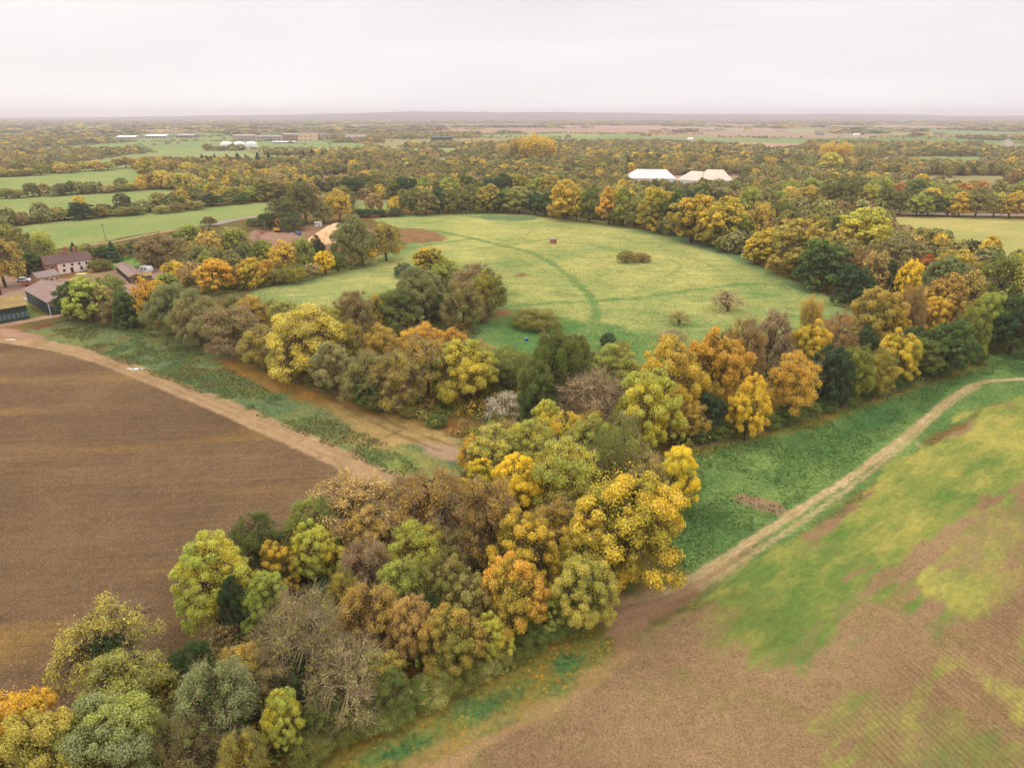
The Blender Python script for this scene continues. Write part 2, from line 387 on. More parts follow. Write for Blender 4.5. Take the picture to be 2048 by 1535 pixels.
for pts, c in (([(1080, 277), (1260, 272), (1500, 276), (1800, 284), (2048, 286), (2048, 292), (1760, 292), (1500, 285), (1250, 281)], C(134, 146, 96)),
               ([(1500, 296), (1700, 300), (1740, 306), (1560, 306)], C(168, 146, 108)), ([(1780, 312), (2048, 316), (2048, 325), (1800, 320)], C(136, 146, 92)),
               ([(850, 262), (1080, 256), (1400, 258), (1400, 263), (1090, 265), (860, 268)], C(168, 140, 118)), ([(560, 299), (700, 304), (690, 311), (560, 307)], C(150, 138, 96)),
               ([(1150, 337), (1260, 333), (1340, 338), (1250, 344)], C(134, 146, 88)), ([(1400, 248), (1700, 250), (2048, 254), (2048, 257), (1700, 255), (1400, 252)], C(164, 136, 118)),
               ([(640, 250), (900, 247), (1100, 247), (1100, 250), (900, 251), (650, 254)], C(150, 140, 104)), ([(1850, 262), (2048, 264), (2300, 268), (2300, 273), (1850, 268)], C(134, 140, 98))):
    region('far_fields', pts, (lambda cc: (lambda a, b, d: cc * (1 + .08 * fbm(a, b, 30, 3, 5))[:, None]))(c), 4, 4, 12, (.2, .2, 0, 0))
# ---- farm
region('farmyard', [(-400, 600), (-100, 570), (0, 548), (70, 552), (130, 560), (230, 540), (330, 532), (350, 548), (300, 575), (235, 600), (180, 590), (120, 585), (60, 596), (58, 630), (40, 612), (-100, 625), (-400, 680)],
       lambda a, b, d: mixc(C(160, 128, 106), C(192, 160, 140), .5 + .5 * fbm(a, b, 7, 4, 70)), 1, 1.2, 4, (.35, .1, 0, 0))
region('lawn', [(30, 615), (58, 596), (60, 622), (103, 634), (60, 642), (20, 645)], lambda a, b, d: mixc(C(132, 140, 70), C(100, 135, 65), .5 + .6 * fbm(a, b, 3, 3, 71)), .6, .6, 3, (0, .8, 0, 0))
region('lawn', [(215, 540), (222, 520), (250, 512), (292, 505), (300, 518), (285, 530), (240, 538)], lambda a, b, d: mixc(C(112, 150, 70), C(130, 155, 80), .5 + .6 * fbm(a, b, 5, 3, 72)), .6, .6, 3, (0, .7, 0, 0))
region(None, [(135, 552), (215, 540), (232, 545), (225, 565), (150, 572)], lambda a, b, d: mixc(C(140, 128, 84), C(168, 140, 104), .5 + .6 * fbm(a, b, 4, 3, 73)), 1, 1, 3, (.3, .4, 0, 0), False)
strip('dirt_track', [(180, 489), (230, 483), (290, 470), (350, 460)], 1.4, lambda a, b, s: C(196, 165, 130) + 0 * a[:, None], .5, .3, (.3, 0, 0, 0))
# ---- building site
region('building_site', [(495, 462), (540, 455), (640, 448), (700, 452), (760, 460), (770, 478), (700, 492), (640, 500), (560, 496), (500, 484)],
       lambda a, b, d: mixc(C(134, 102, 76), C(164, 130, 102), .5 + .6 * fbm(a, b, 7, 4, 75)), .8, 1, 4, (.7, 0, 0, 0))
# ---- right grass strip
td = dirn((1240, 1175), (1920, 775))
def f_rgrass(a, b, d):
    u = a * td[0] + b * td[1]; v = -a * td[1] + b * td[0]
    t = .5 + .55 * fbm(u / 2.5, v, 5, 4, 80) + .2 * fbm(a, b, 20, 2, 81)
    return mixc(C(74, 108, 60), C(126, 148, 80), t)
region('grass_verge', [(1195, 1175), (1260, 1110), (1330, 960), (1370, 900), (1500, 862), (1700, 806), (1900, 735), (2048, 690), (2500, 640), (2500, 700), (2048, 800), (1980, 810), (1900, 850), (1800, 930), (1640, 1040),
        (1500, 1140), (1430, 1200), (1330, 1210), (1240, 1205)], f_rgrass, 1, 1.2, 4, (0, 1, 0, 0))
region('grass_verge', [(1205, 1170), (1235, 1240), (1240, 1310), (1150, 1390), (1000, 1480), (860, 1560), (700, 1700), (400, 1700), (600, 1520), (760, 1440), (900, 1370), (1050, 1300), (1150, 1245)],
       lambda a, b, d: mixc(C(96, 118, 60), C(140, 138, 74), .5 + .6 * fbm(a, b, 4, 4, 82)), 1, 1.2, 4, (0, 1, .9, 0))
# fallen leaves beside the belts
def f_leaf(a, b, d): return mixc(C(168, 122, 48), C(112, 118, 56), .5 + .6 * fbm(a, b, 3, 4, 83))
strip(None, [(560, 1540), (700, 1475), (860, 1400), (1000, 1335), (1120, 1275), (1190, 1235)], 3.6, lambda a, b, s: f_leaf(a, b, s), 2.5, 2, (.1, .5, 1, 0), .75)
strip(None, [(1360, 905), (1480, 875), (1600, 842), (1720, 806), (1850, 762), (1960, 722)], 2.2, lambda a, b, s: f_leaf(a, b, s), 1.6, 1.2, (.1, .5, 1, 0), .8)
strip(None, [(1190, 1185), (1260, 1165), (1330, 1130)], 2.0, lambda a, b, s: f_leaf(a, b, s), 1.6, 1.2, (.1, .5, 1, 0), .6)
region(None, [(560, 1640), (700, 1540), (860, 1450), (1000, 1385), (1120, 1320), (1190, 1265), (1230, 1240), (1240, 1290), (1100, 1390), (900, 1500), (760, 1580)],
       lambda a, b, d: mixc(C(124, 126, 64), C(172, 138, 66), .5 + .5 * fbm(a, b, 4, 4, 85)), 3, 3, 6, (.1, .7, .8, 0))
for pts in ([(1090, 1345), (1130, 1310), (1190, 1290), (1150, 1340), (1080, 1375)], [(960, 1395), (1040, 1370), (1060, 1380), (990, 1420), (930, 1450)], [(760, 1500), (860, 1460), (840, 1510), (720, 1540)]):
    region(None, pts, lambda a, b, d: mixc(C(70, 112, 66), C(100, 128, 68), .5 + .6 * fbm(a, b, 3, 4, 84)), 2, 2, 3, (0, 1, .35, 0), False)
# ---- crop field on the right
rd = dirn((1900, 1310), (2048, 1425))
def f_crop(a, b, d):
    u = a * td[0] + b * td[1]; v = -a * td[1] + b * td[0]
    c = mixc(C(140, 112, 82), C(164, 134, 98), .5 + .5 * fbm(a, b, 16, 4, 90))
    g = ss(.25, 1.0, fbm(a, b, 5, 4, 93)) * .35
    return c * (1 - g[:, None]) + C(128, 128, 62) * g[:, None]
region('crop_field', [(780, 1580), (850, 1530), (1000, 1470), (1130, 1400), (1225, 1330), (1260, 1290), (1330, 1240), (1420, 1210), (1500, 1155), (1600, 1080), (1700, 1010), (1800, 945), (1900, 870), (2000, 815), (2048, 790),
        (2500, 700), (3400, 900), (3400, 2200), (600, 2200), (700, 1620)], f_crop, .6, .7, 3, (.9, 0, 0, 0))
def f_green(yel):
    def fn(a, b, d):
        u = a * td[0] + b * td[1]; v = -a * td[1] + b * td[0]
        t = yel + .34 * fbm(u / 3, v, 1.5, 4, 96) + .34 * fbm(a, b, 12, 3, 97)
        return mixc(C(104, 128, 60), C(182, 168, 86), t)
    return fn
def patch(pts, yel, soft, st_=1.0, asz=6):
    wp = smooth_poly(W(pts), 2, True); lo = wp.min(0) - 15; hi = wp.max(0) + 15
    i = np.nonzero((x > lo[0]) & (x < hi[0]) & (y > lo[1]) & (y < hi[1]))[0]
    a, b = x[i], y[i]; u = a * td[0] + b * td[1]; v = -a * td[1] + b * td[0]
    d = sdf(a, b, wp) + soft * 1.5 * fbm(u / 2.5, v, asz, 5, 99) + soft * 1.2 * fbm(u / 5, v, 1.6, 3, 98)
    w_ = (ss(-soft * .8, soft * .8, d) * st_ * (.78 + .32 * fbm(u / 4, v, 1.3, 2, 102)).clip(0, 1.1))[:, None].clip(0, 1)
    g_ = f_green(yel)(a, b, d); o_ = cov[i, 3:4]; mixw = np.where(w_ + o_ > 0, w_ / np.maximum(w_ + o_ * (1 - w_), 1e-6), 0)
    cov[i, :3] = cov[i, :3] * (1 - mixw) + g_ * mixw; cov[i, 3:4] = o_ + (1 - o_) * w_
    det[i] = det[i] * (1 - w_ * .8) + np.array([.4, .8, 0, .1]) * w_ * .8
patch([(1440, 1200), (1600, 1075), (1800, 935), (2048, 780), (2300, 720), (2300, 900), (2048, 960), (1950, 1000), (1860, 1060), (1780, 1085), (1680, 1085), (1600, 1120), (1500, 1190)], .3, 2.2, 1.0)
patch([(1560, 1110), (1700, 1010), (1880, 890), (2048, 800), (2200, 780), (2048, 860), (1850, 970), (1720, 1040)], .62, 2.2, .85)
patch([(1440, 1200), (1600, 1082), (1850, 902), (2048, 792), (2300, 740), (2300, 1000), (2048, 955), (1965, 975), (1990, 1040), (1880, 1090), (1800, 1120), (1640, 1175), (1500, 1235)], .38, 1.6, 1.25)
patch([(1600, 1120), (1700, 1010), (1850, 900), (1980, 900), (1985, 985), (1900, 1045), (1760, 1110)], .3, 2.2, .95)
patch([(1940, 830), (2048, 790), (2200, 780), (2100, 880), (1960, 900)], .8, 3, .7)
patch([(1340, 1240), (1500, 1160), (1640, 1090), (1800, 1080), (1700, 1180), (1560, 1230), (1420, 1290)], .4, 2.5, .55)
patch([(1700, 1060), (1860, 1030), (2000, 1000), (2100, 1060), (1960, 1110), (1800, 1120)], .35, 3, .6)
patch([(1860, 1190), (2048, 1100), (2200, 1160), (2048, 1260), (1940, 1300)], .3, 3, .55)
patch([(1490, 1235), (1600, 1190), (1700, 1160), (1830, 1120), (1900, 1150), (1820, 1210), (1720, 1270), (1640, 1330), (1580, 1340), (1560, 1290)], .2, 3, .9)
patch([(1640, 1220), (1760, 1170), (1830, 1160), (1760, 1220), (1660, 1260)], .5, 2, .6)
patch([(1810, 1140), (1870, 1120), (1905, 1170), (1880, 1200), (1840, 1180)], .9, 1.6, .85)
patch([(1920, 1180), (2000, 1120), (2048, 1130), (2000, 1240), (1930, 1260)], .6, 2.5, .55)
patch([(1990, 1110), (2048, 1100), (2200, 1110), (2200, 1150), (2048, 1140)], .15, 2, .7)
patch([(1440, 1240), (1500, 1225), (1540, 1265), (1480, 1260)], .5, 2, .5)
patch([(1820, 1240), (1880, 1260), (1920, 1300), (1860, 1290)], .2, 1.5, .7)
patch([(1880, 1300), (1960, 1310), (2048, 1370), (2200, 1450), (2200, 1560), (2048, 1450), (1960, 1390), (1890, 1340)], .75, 1.6, .9)
patch([(1620, 1600), (1700, 1450), (1800, 1370), (1900, 1380), (2048, 1480), (2300, 1600), (2300, 1900), (1700, 1800)], .25, 3.5, .6)
patch([(1960, 1170), (2048, 1180), (2300, 1240), (2300, 1400), (2048, 1330), (1960, 1280)], .45, 3, .5)
patch([(1590, 1530), (1660, 1500), (1700, 1540), (1640, 1600)], .5, 2, .6)
patch([(1100, 1395), (1160, 1370), (1150, 1410), (1110, 1420)], .95, 1.2, .6)
patch([(1250, 1310), (1330, 1260), (1430, 1225), (1390, 1270), (1290, 1330)], .6, 1.5, .45)
# drilled rows in the lower right corner
wp = W([(1560, 1560), (1700, 1400), (1830, 1290), (1960, 1170), (2048, 1140), (2400, 1200), (2400, 2000), (1500, 2000)])
i = np.nonzero((x > 10) & (y < 110) & (y > 5))[0]; a, b = x[i], y[i]
dd = ss(-4, 6, sdf(a, b, wp)); v = -a * rd[1] + b * rd[0]; u = a * rd[0] + b * rd[1]
rw = ss(.0, .7, fbm(u / 12, v, 2.2, 2, 101)) * dd * .4
col[i] = col[i] * (1 - .55 * rw[:, None]) + C(118, 88, 60) * .55 * rw[:, None]
dd = ss(-3, 5, sdf(x, y, wp) * 1.0) if False else None
rowa[i] = .5 + .5 * ss(-4, 5, sdf(x[i], y[i], wp) + 3 * fbm(x[i], y[i], 6, 3, 140))
pw = cls == 1; rowa[pw] = .5 - .5 * (.35 + .65 * ss(-.3, .6, fbm(x[pw], y[pw], 30, 3, 141)))
# ---- right track
def f_rt(a, b, s):
    c = mixc(C(208, 178, 134), C(182, 150, 108), .5 + .6 * fbm(a, b, 3, 4, 110)); m_ = np.exp(-(s / .28) ** 2) * .5 * (.6 + .6 * fbm(a, b, 5, 2, 112))
    return mixc(np.zeros(3), C(120, 128, 72), m_) + c * (1 - m_[:, None])
RT = [(2500, 740), (2200, 752), (2048, 757), (1960, 763), (1915, 785), (1870, 820), (1800, 880), (1700, 955), (1600, 1018), (1500, 1082), (1440, 1122), (1380, 1160), (1300, 1192), (1230, 1205)]
strip('dirt_track', RT, .66, f_rt, .3, .4, (.5, 0, 0, .2))
strip('dirt_track', [(1960, 770), (1910, 800), (1860, 840), (1820, 880), (1720, 960), (1620, 1030), (1530, 1092), (1460, 1140), (1400, 1175)], .42, f_rt, .4, .4, (.4, .3, 0, .2), .85)
strip(None, [(1835, 858), (1828, 878), (1850, 900)], .3, f_rt, .4, .4, (.4, .3, 0, .2), .6)
region('dirt_track', [(1180, 1180), (1290, 1182), (1380, 1150), (1450, 1110), (1500, 1085), (1515, 1100), (1460, 1150), (1400, 1190), (1330, 1235), (1270, 1280), (1240, 1320), (1215, 1300), (1225, 1250), (1200, 1210)],
       lambda a, b, d: mixc(C(168, 132, 100), C(140, 106, 78), .45 + .6 * fbm(a, b, 6, 4, 111)), 1.2, 1.2, 3, (.7, 0, 0, .1))
for k in range(5):
    o_ = k * 7
    strip(None, [(1210 + o_, 1275 - o_ * .4), (1225 + o_, 1235 - o_ * .3), (1290 + o_, 1205 + o_ * .3), (1400 + o_, 1150 + o_ * .2)], .14, G_(C(188, 152, 118)), .2, .15, (.5, 0, 0, 0), .5)
strip(None, [(1245, 1310), (1150, 1385), (1050, 1440), (960, 1490), (850, 1545)], .8, G_(C(188, 152, 104)), .8, .8, (.5, .2, .1, 0), .6)
strip(None, [(1180, 1345), (1060, 1410), (960, 1455), (840, 1515), (800, 1540)], .35, G_(C(176, 142, 96)), .6, .6, (.5, .2, .1, 0), .5)
region(None, [(1465, 992), (1500, 988), (1555, 1005), (1575, 1020), (1560, 1028), (1520, 1020), (1480, 1005)], lambda a, b, d: mixc(C(178, 140, 112), C(152, 118, 92), .5 + .6 * fbm(a, b, 2, 3, 5)), .8, .8, 2, (.9, 0, 0, 0), False)
# ---- roads
for q in ([(-300, 505), (200, 486), (290, 470), (350, 460), (420, 452), (450, 444), (500, 437), (560, 425), (640, 415), (720, 404), (800, 403), (880, 400), (980, 396)],):
    pass
asph = lambda a, b, s: C(168, 150, 146) * (1 - .1 * ss(.2, .05, np.abs(s)))[:, None]
strip('road', [(415, 452), (445, 445), (470, 439), (520, 432)], 3.0, asph, .3, .1, (.1, 0, 0, 0))
strip('road', [(560, 398), (620, 400), (700, 400), (800, 404), (900, 404)], 3.0, asph, .3, .1, (.1, 0, 0, 0))
strip('road', [(1500, 420), (1640, 423), (1760, 427), (1900, 428), (2100, 431), (2500, 440)], 3.6, asph, .3, .1, (.1, 0, 0, 0))
strip('road', [(2020, 304), (2018, 292), (2016, 284), (2014, 278)], 7, asph, .5, .1, (.1, 0, 0, 0))

# heights
z = .10 * fbm(x, y, 7, 3, 200) * ss(40, 80, dist + 60)
near = dist < 260
zz = np.zeros(len(x)); zz[near] = .10 * fbm(x[near], y[near], .9, 2, 201) * det[near, 0] + .16 * fbm(x[near], y[near], 1.6, 2, 202) * det[near, 1]
z = z * ss(900, 500, dist) + zz
i = np.nonzero(dist < 150)[0]
det = np.clip(det, 0, 1)

# ground material
math_atan2 = math.atan2
def ground_mat():
    m = bpy.data.materials.new('ground_surface'); m.use_nodes = True; t = m.node_tree; t.nodes.clear(); L = t.links.new
    o = N(t, 'ShaderNodeOutputMaterial'); b = N(t, 'ShaderNodeBsdfDiffuse'); b.inputs['Roughness'].default_value = .6
    ac = N(t, 'ShaderNodeAttribute', attribute_name='tint'); ad = N(t, 'ShaderNodeAttribute', attribute_name='detail')
    sp = N(t, 'ShaderNodeSeparateColor'); L(ad.outputs['Color'], sp.inputs[0])
    geo = N(t, 'ShaderNodeNewGeometry')
    def noise(scale, detail=3, rough=.6, vec=None):
        n = N(t, 'ShaderNodeTexNoise'); n.inputs['Scale'].default_value = scale; n.inputs['Detail'].default_value = detail
        n.inputs['Roughness'].default_value = rough; L(vec or geo.outputs['Position'], n.inputs['Vector']); return n.outputs[0]
    def rng(v, a, b_, c, d):
        n = N(t, 'ShaderNodeMapRange'); n.inputs[1].default_value = a; n.inputs[2].default_value = b_; n.inputs[3].default_value = c; n.inputs[4].default_value = d
        L(v, n.inputs[0]); return n.outputs[0]
    def math(op, a, b_):
        n = N(t, 'ShaderNodeMath', operation=op)
        for k, q in enumerate((a, b_)):
            if isinstance(q, (int, float)): n.inputs[k].default_value = q
            else: L(q, n.inputs[k])
        return n.outputs[0]
    def mix(fac, a, b_):
        n = N(t, 'ShaderNodeMix', data_type='RGBA'); 
        if isinstance(fac, (int, float)): n.inputs[0].default_value = fac
        else: L(fac, n.inputs[0])
        L(a, n.inputs[6])
        if isinstance(b_, tuple): n.inputs[7].default_value = (*b_, 1)
        else: L(b_, n.inputs[7])
        return n.outputs[2]
    def scale(c, f):
        n = N(t, 'ShaderNodeVectorMath', operation='SCALE'); L(c, n.inputs[0]); L(f, n.inputs[3]); return n.outputs[0]
    n_clod = noise(4.2, 5, .8); n_mid = noise(.7, 3, .6); n_fine = noise(6, 2, .7)
    n_gr = noise(1.5, 4, .7); n_gr2 = noise(.35, 3, .6)
    c = ac.outputs['Color']
    # general value variation
    f_soil = math('MULTIPLY', rng(n_clod, .34, .66, .46, 1.5), rng(n_mid, .3, .7, .88, 1.12))
    f_gr = math('MULTIPLY', rng(n_gr, .32, .68, .58, 1.42), rng(n_gr2, .3, .7, .88, 1.12))
    one = N(t, 'ShaderNodeValue'); one.outputs[0].default_value = 1.0
    def lerp(w_, f): return math('ADD', 1.0, math('MULTIPLY', w_, math('SUBTRACT', f, 1.0)))
    c = scale(c, lerp(sp.outputs[0], f_soil)); c = scale(c, lerp(sp.outputs[1], f_gr))
    # plants and bare tracks: the cover colour breaks up at its edge
    cv = N(t, 'ShaderNodeAttribute', attribute_name='cover')
    mpv = N(t, 'ShaderNodeMapping', vector_type='TEXTURE'); mpv.inputs['Rotation'].default_value = (0, 0, math_atan2(td[1], td[0])); mpv.inputs['Scale'].default_value = (1.7, .7, 1); L(geo.outputs['Position'], mpv.inputs[0])
    nb = noise(1.1, 5, .75, mpv.outputs[0]); nb2 = noise(4.5, 4, .8)
    nn_ = math('ADD', math('MULTIPLY', math('SUBTRACT', nb, .5), 1.1), math('MULTIPLY', math('SUBTRACT', nb2, .5), 1.5))
    wv = rng(math('ADD', cv.outputs['Alpha'], nn_), .18, .86, 0, 1)
    wv = math('MINIMUM', wv, rng(cv.outputs['Alpha'], .01, .12, 0, 1))
    cvc = scale(cv.outputs['Color'], rng(nb, .3, .7, .74, 1.26))
    c = mix(wv, c, cvc)
    # drilled rows and furrows
    def rows(dx, dy, sp, wob):
        vm = N(t, 'ShaderNodeVectorMath', operation='DOT_PRODUCT'); L(geo.outputs['Position'], vm.inputs[0]); vm.inputs[1].default_value = (-dy * 2 * pi / sp, dx * 2 * pi / sp, 0)
        return rng(math('SINE', math('ADD', vm.outputs['Value'], math('MULTIPLY', noise(.5, 3), wob)), 0), -.6, .8, 0, 1)
    ra_ = ac.outputs['Alpha']
    r1 = math('MULTIPLY', rows(rd[0], rd[1], .78, 5), rng(ra_, .55, 1.0, 0, .42)); c = mix(math('MULTIPLY', r1, rng(noise(.25, 3), .35, .6, .2, 1)), c, tuple(C(112, 84, 58)))
    r2 = math('MULTIPLY', rows(pd[0], pd[1], 1.5, 4), rng(ra_, 0, .45, .13, 0)); c = mix(r2, c, tuple(C(84, 66, 52)))
    # pale straw and stones on soil
    vs = N(t, 'ShaderNodeTexVoronoi'); vs.inputs['Scale'].default_value = 1.3; L(geo.outputs['Position'], vs.inputs['Vector'])
    sp_ = math('MULTIPLY', math('MULTIPLY', rng(vs.outputs['Distance'], .10, .16, 1, 0), rng(noise(.12, 2), .5, .62, 0, 1)), sp.outputs[0])
    c = mix(math('MULTIPLY', sp_, .6), c, tuple(C(205, 170, 125)))
    # dry grass bents
    al = ad.outputs['Alpha']
    c = mix(math('MULTIPLY', math('MULTIPLY', rng(noise(1.1, 4, .8), .48, .62, 0, 1), al), .8), c, tuple(C(208, 196, 140)))
    # fallen leaves
    vl = N(t, 'ShaderNodeTexVoronoi'); vl.inputs['Scale'].default_value = 1.35; L(geo.outputs['Position'], vl.inputs['Vector'])
    lf = math('MULTIPLY', math('MULTIPLY', rng(vl.outputs['Distance'], .22, .34, 1, 0), rng(noise(.5, 3), .34, .5, 0, 1)), sp.outputs[2])
    lcol = N(t, 'ShaderNodeValToRGB'); ee = lcol.color_ramp.elements
    ee[0].color = (*C(185, 115, 40), 1); ee[1].color = (*C(215, 170, 60), 1); L(vl.outputs['Color'], lcol.inputs[0])
    c = mix(math('MULTIPLY', lf, .9), c, lcol.outputs[0])
    L(c, b.inputs['Color'])
    bp = N(t, 'ShaderNodeBump'); bp.inputs['Strength'].default_value = .8; bp.inputs['Distance'].default_value = .25
    L(math('ADD', n_clod, math('MULTIPLY', n_gr, .8)), bp.inputs['Height']); L(bp.outputs[0], b.inputs['Normal'])
    L(b.outputs[0], o.inputs[0])
    return m
GM = ground_mat()
idx = np.arange(nx_ * ny_).reshape(ny_, nx_)
F = np.stack([idx[:-1, :-1].ravel(), idx[:-1, 1:].ravel(), idx[1:, 1:].ravel(), idx[1:, :-1].ravel()], 1)
fcls = cls[F[:, 0]]
V = np.stack([x, y, z], 1)
for k, nm in enumerate(NAMES):
    ff = F[fcls == k]
    if not len(ff): continue
    used = np.unique(ff); remap = np.zeros(len(x), np.int32); remap[used] = np.arange(len(used))
    o = link(nm, mk(nm, V[used], remap[ff], GM, True, {'tint': np.hstack([col[used], rowa[used, None]]), 'detail': det[used], 'cover': cov[used]}))
    tag(o, kind='structure')
GZ = (gx, gy, z.reshape(ny_, nx_))

# ---- low wooded hills on the horizon
def hills():
    pxs = np.linspace(-700, 2800, 420)
    prof = np.interp(pxs, [-700, 0, 200, 420, 600, 760, 850, 1000, 1100, 1180, 1300, 1500, 1640, 1800, 2048, 2800], [0, 5, 8, 30, 50, 75, 95, 88, 96, 84, 72, 60, 66, 40, 45, 20])
    rows = [(8200, .25), (9000, .6), (9800, .85), (10800, 1.0), (11800, .9)]
    Vv = []
    for j, (D, k) in enumerate(rows):
        for i_, p in enumerate(pxs):
            X = (p - 1024) / FPX * D / CP * 1.0
            hgt = k * prof[i_] + 10 * float(k > .2) * fbm(np.array([X]), np.array([D * 1.]), 900, 4, 300 + j)[0]
            Vv.append((X, D, max(hgt, -.5)))
    for i_, p in enumerate(pxs): Vv.append(((p - 1024) / FPX * 12500 / CP, 12500, -1))
    for i_, p in enumerate(pxs): Vv.insert(i_, ((p - 1024) / FPX * 7400 / CP, 7400, -.5))
    nr = len(rows) + 2; n = len(pxs); ix = np.arange(nr * n).reshape(nr, n)
    Ff = np.stack([ix[:-1, :-1].ravel(), ix[:-1, 1:].ravel(), ix[1:, 1:].ravel(), ix[1:, :-1].ravel()], 1)
    Vv = np.array(Vv); t = fbm(Vv[:, 0] / 3, Vv[:, 1], 300, 4, 310)
    cc = mixc(C(70, 70, 60), C(112, 102, 88), .4 + .5 * t)
    dd_ = np.zeros((len(Vv), 4)); dd_[:, 1] = .5
    tag(link('hills', mk('hills', Vv, Ff, GM, True, {'tint': np.hstack([cc, np.full((len(cc), 1), .5)]), 'detail': dd_, 'cover': np.zeros((len(cc), 4))})), kind='structure')
hills()
# ================================================================== TREES
# secondary leaf colours (picked by the alpha of the object colour)
SEC = [None, (56, 78, 42), (94, 112, 50), (202, 176, 62), (190, 152, 68), (128, 96, 56), (170, 146, 92), (124, 124, 58), (172, 172, 72)]
SECN = dict(none=0, dgr=1, grn=2, gold=3, orange=4, brown=5, tan=6, olive=7, yg=8)
LG = 1.24                                             # display value -> leaf base colour
def leaf_mat():
    m = bpy.data.materials.new('foliage'); m.use_nodes = True; t = m.node_tree; t.nodes.clear(); L = t.links.new
    o = N(t, 'ShaderNodeOutputMaterial')
    oi = N(t, 'ShaderNodeObjectInfo'); at = N(t, 'ShaderNodeAttribute', attribute_name='leaf')
    sp = N(t, 'ShaderNodeSeparateColor'); L(at.outputs['Color'], sp.inputs[0])
    rp = N(t, 'ShaderNodeValToRGB'); rp.color_ramp.interpolation = 'CONSTANT'; ee = rp.color_ramp.elements
    n_ = len(SEC)
    ee[0].position = 0; ee[0].color = (.1, .1, .1, 1); ee[1].position = .5 / 16; ee[1].color = (*[v * LG for v in lin(SEC[1])], 1)
    for k in range(2, n_):
        e_ = ee.new((k - .5) / 16); e_.color = (*[v * LG for v in lin(SEC[k])], 1)
    L(oi.outputs['Alpha'], rp.inputs[0])
    gt = N(t, 'ShaderNodeMath', operation='GREATER_THAN'); L(oi.outputs['Alpha'], gt.inputs[0]); gt.inputs[1].default_value = .5 / 16
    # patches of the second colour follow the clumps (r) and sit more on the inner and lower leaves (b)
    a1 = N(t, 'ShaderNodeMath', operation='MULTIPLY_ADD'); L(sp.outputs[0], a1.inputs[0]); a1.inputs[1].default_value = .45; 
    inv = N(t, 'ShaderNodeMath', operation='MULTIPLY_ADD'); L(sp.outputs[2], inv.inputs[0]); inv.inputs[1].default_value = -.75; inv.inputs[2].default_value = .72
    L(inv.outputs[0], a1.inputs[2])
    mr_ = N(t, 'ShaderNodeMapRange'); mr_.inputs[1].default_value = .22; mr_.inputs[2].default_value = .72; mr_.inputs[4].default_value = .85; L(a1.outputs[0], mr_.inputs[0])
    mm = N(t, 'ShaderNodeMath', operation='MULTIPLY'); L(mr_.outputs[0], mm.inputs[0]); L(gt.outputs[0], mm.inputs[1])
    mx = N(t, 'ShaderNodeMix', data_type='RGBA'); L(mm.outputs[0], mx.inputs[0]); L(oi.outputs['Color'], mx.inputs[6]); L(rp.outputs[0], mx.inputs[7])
    hs = N(t, 'ShaderNodeHueSaturation')
    h1 = N(t, 'ShaderNodeMapRange'); h1.inputs[3].default_value = .485; h1.inputs[4].default_value = .515; L(sp.outputs[1], h1.inputs[0])
    v1 = N(t, 'ShaderNodeMapRange'); v1.inputs[3].default_value = .78; v1.inputs[4].default_value = 1.24; L(sp.outputs[1], v1.inputs[0])
    v2 = N(t, 'ShaderNodeMapRange'); v2.inputs[3].default_value = .88; v2.inputs[4].default_value = 1.14; L(sp.outputs[0], v2.inputs[0])
    vm = N(t, 'ShaderNodeMath', operation='MULTIPLY'); L(v1.outputs[0], vm.inputs[0]); L(v2.outputs[0], vm.inputs[1])
    L(h1.outputs[0], hs.inputs['Hue']); L(vm.outputs[0], hs.inputs['Value']); L(mx.outputs[2], hs.inputs['Color'])
    d = N(t, 'ShaderNodeBsdfDiffuse'); tr = N(t, 'ShaderNodeBsdfTranslucent'); ms = N(t, 'ShaderNodeMixShader'); ms.inputs[0].default_value = .26
    L(hs.outputs[0], d.inputs[0]); L(hs.outputs[0], tr.inputs[0]); L(d.outputs[0], ms.inputs[1]); L(tr.outputs[0], ms.inputs[2])
    L(ms.outputs[0], o.inputs[0]); return m
def soft(c):
    c = np.array(lin(c)); l_ = c @ [.3, .6, .1]
    return c * .95 + l_ * .04 + .004
LEAF = leaf_mat()
def merged_leaf_mat():
    m = bpy.data.materials.new('foliage_mass'); m.use_nodes = True; t = m.node_tree; t.nodes.clear(); L = t.links.new
    o = N(t, 'ShaderNodeOutputMaterial'); at = N(t, 'ShaderNodeAttribute', attribute_name='tint')
    d = N(t, 'ShaderNodeBsdfDiffuse'); tr = N(t, 'ShaderNodeBsdfTranslucent'); ms = N(t, 'ShaderNodeMixShader'); ms.inputs[0].default_value = .22
    L(at.outputs[0], d.inputs[0]); L(at.outputs[0], tr.inputs[0]); L(d.outputs[0], ms.inputs[1]); L(tr.outputs[0], ms.inputs[2]); L(ms.outputs[0], o.inputs[0]); return m
MLEAF = merged_leaf_mat()
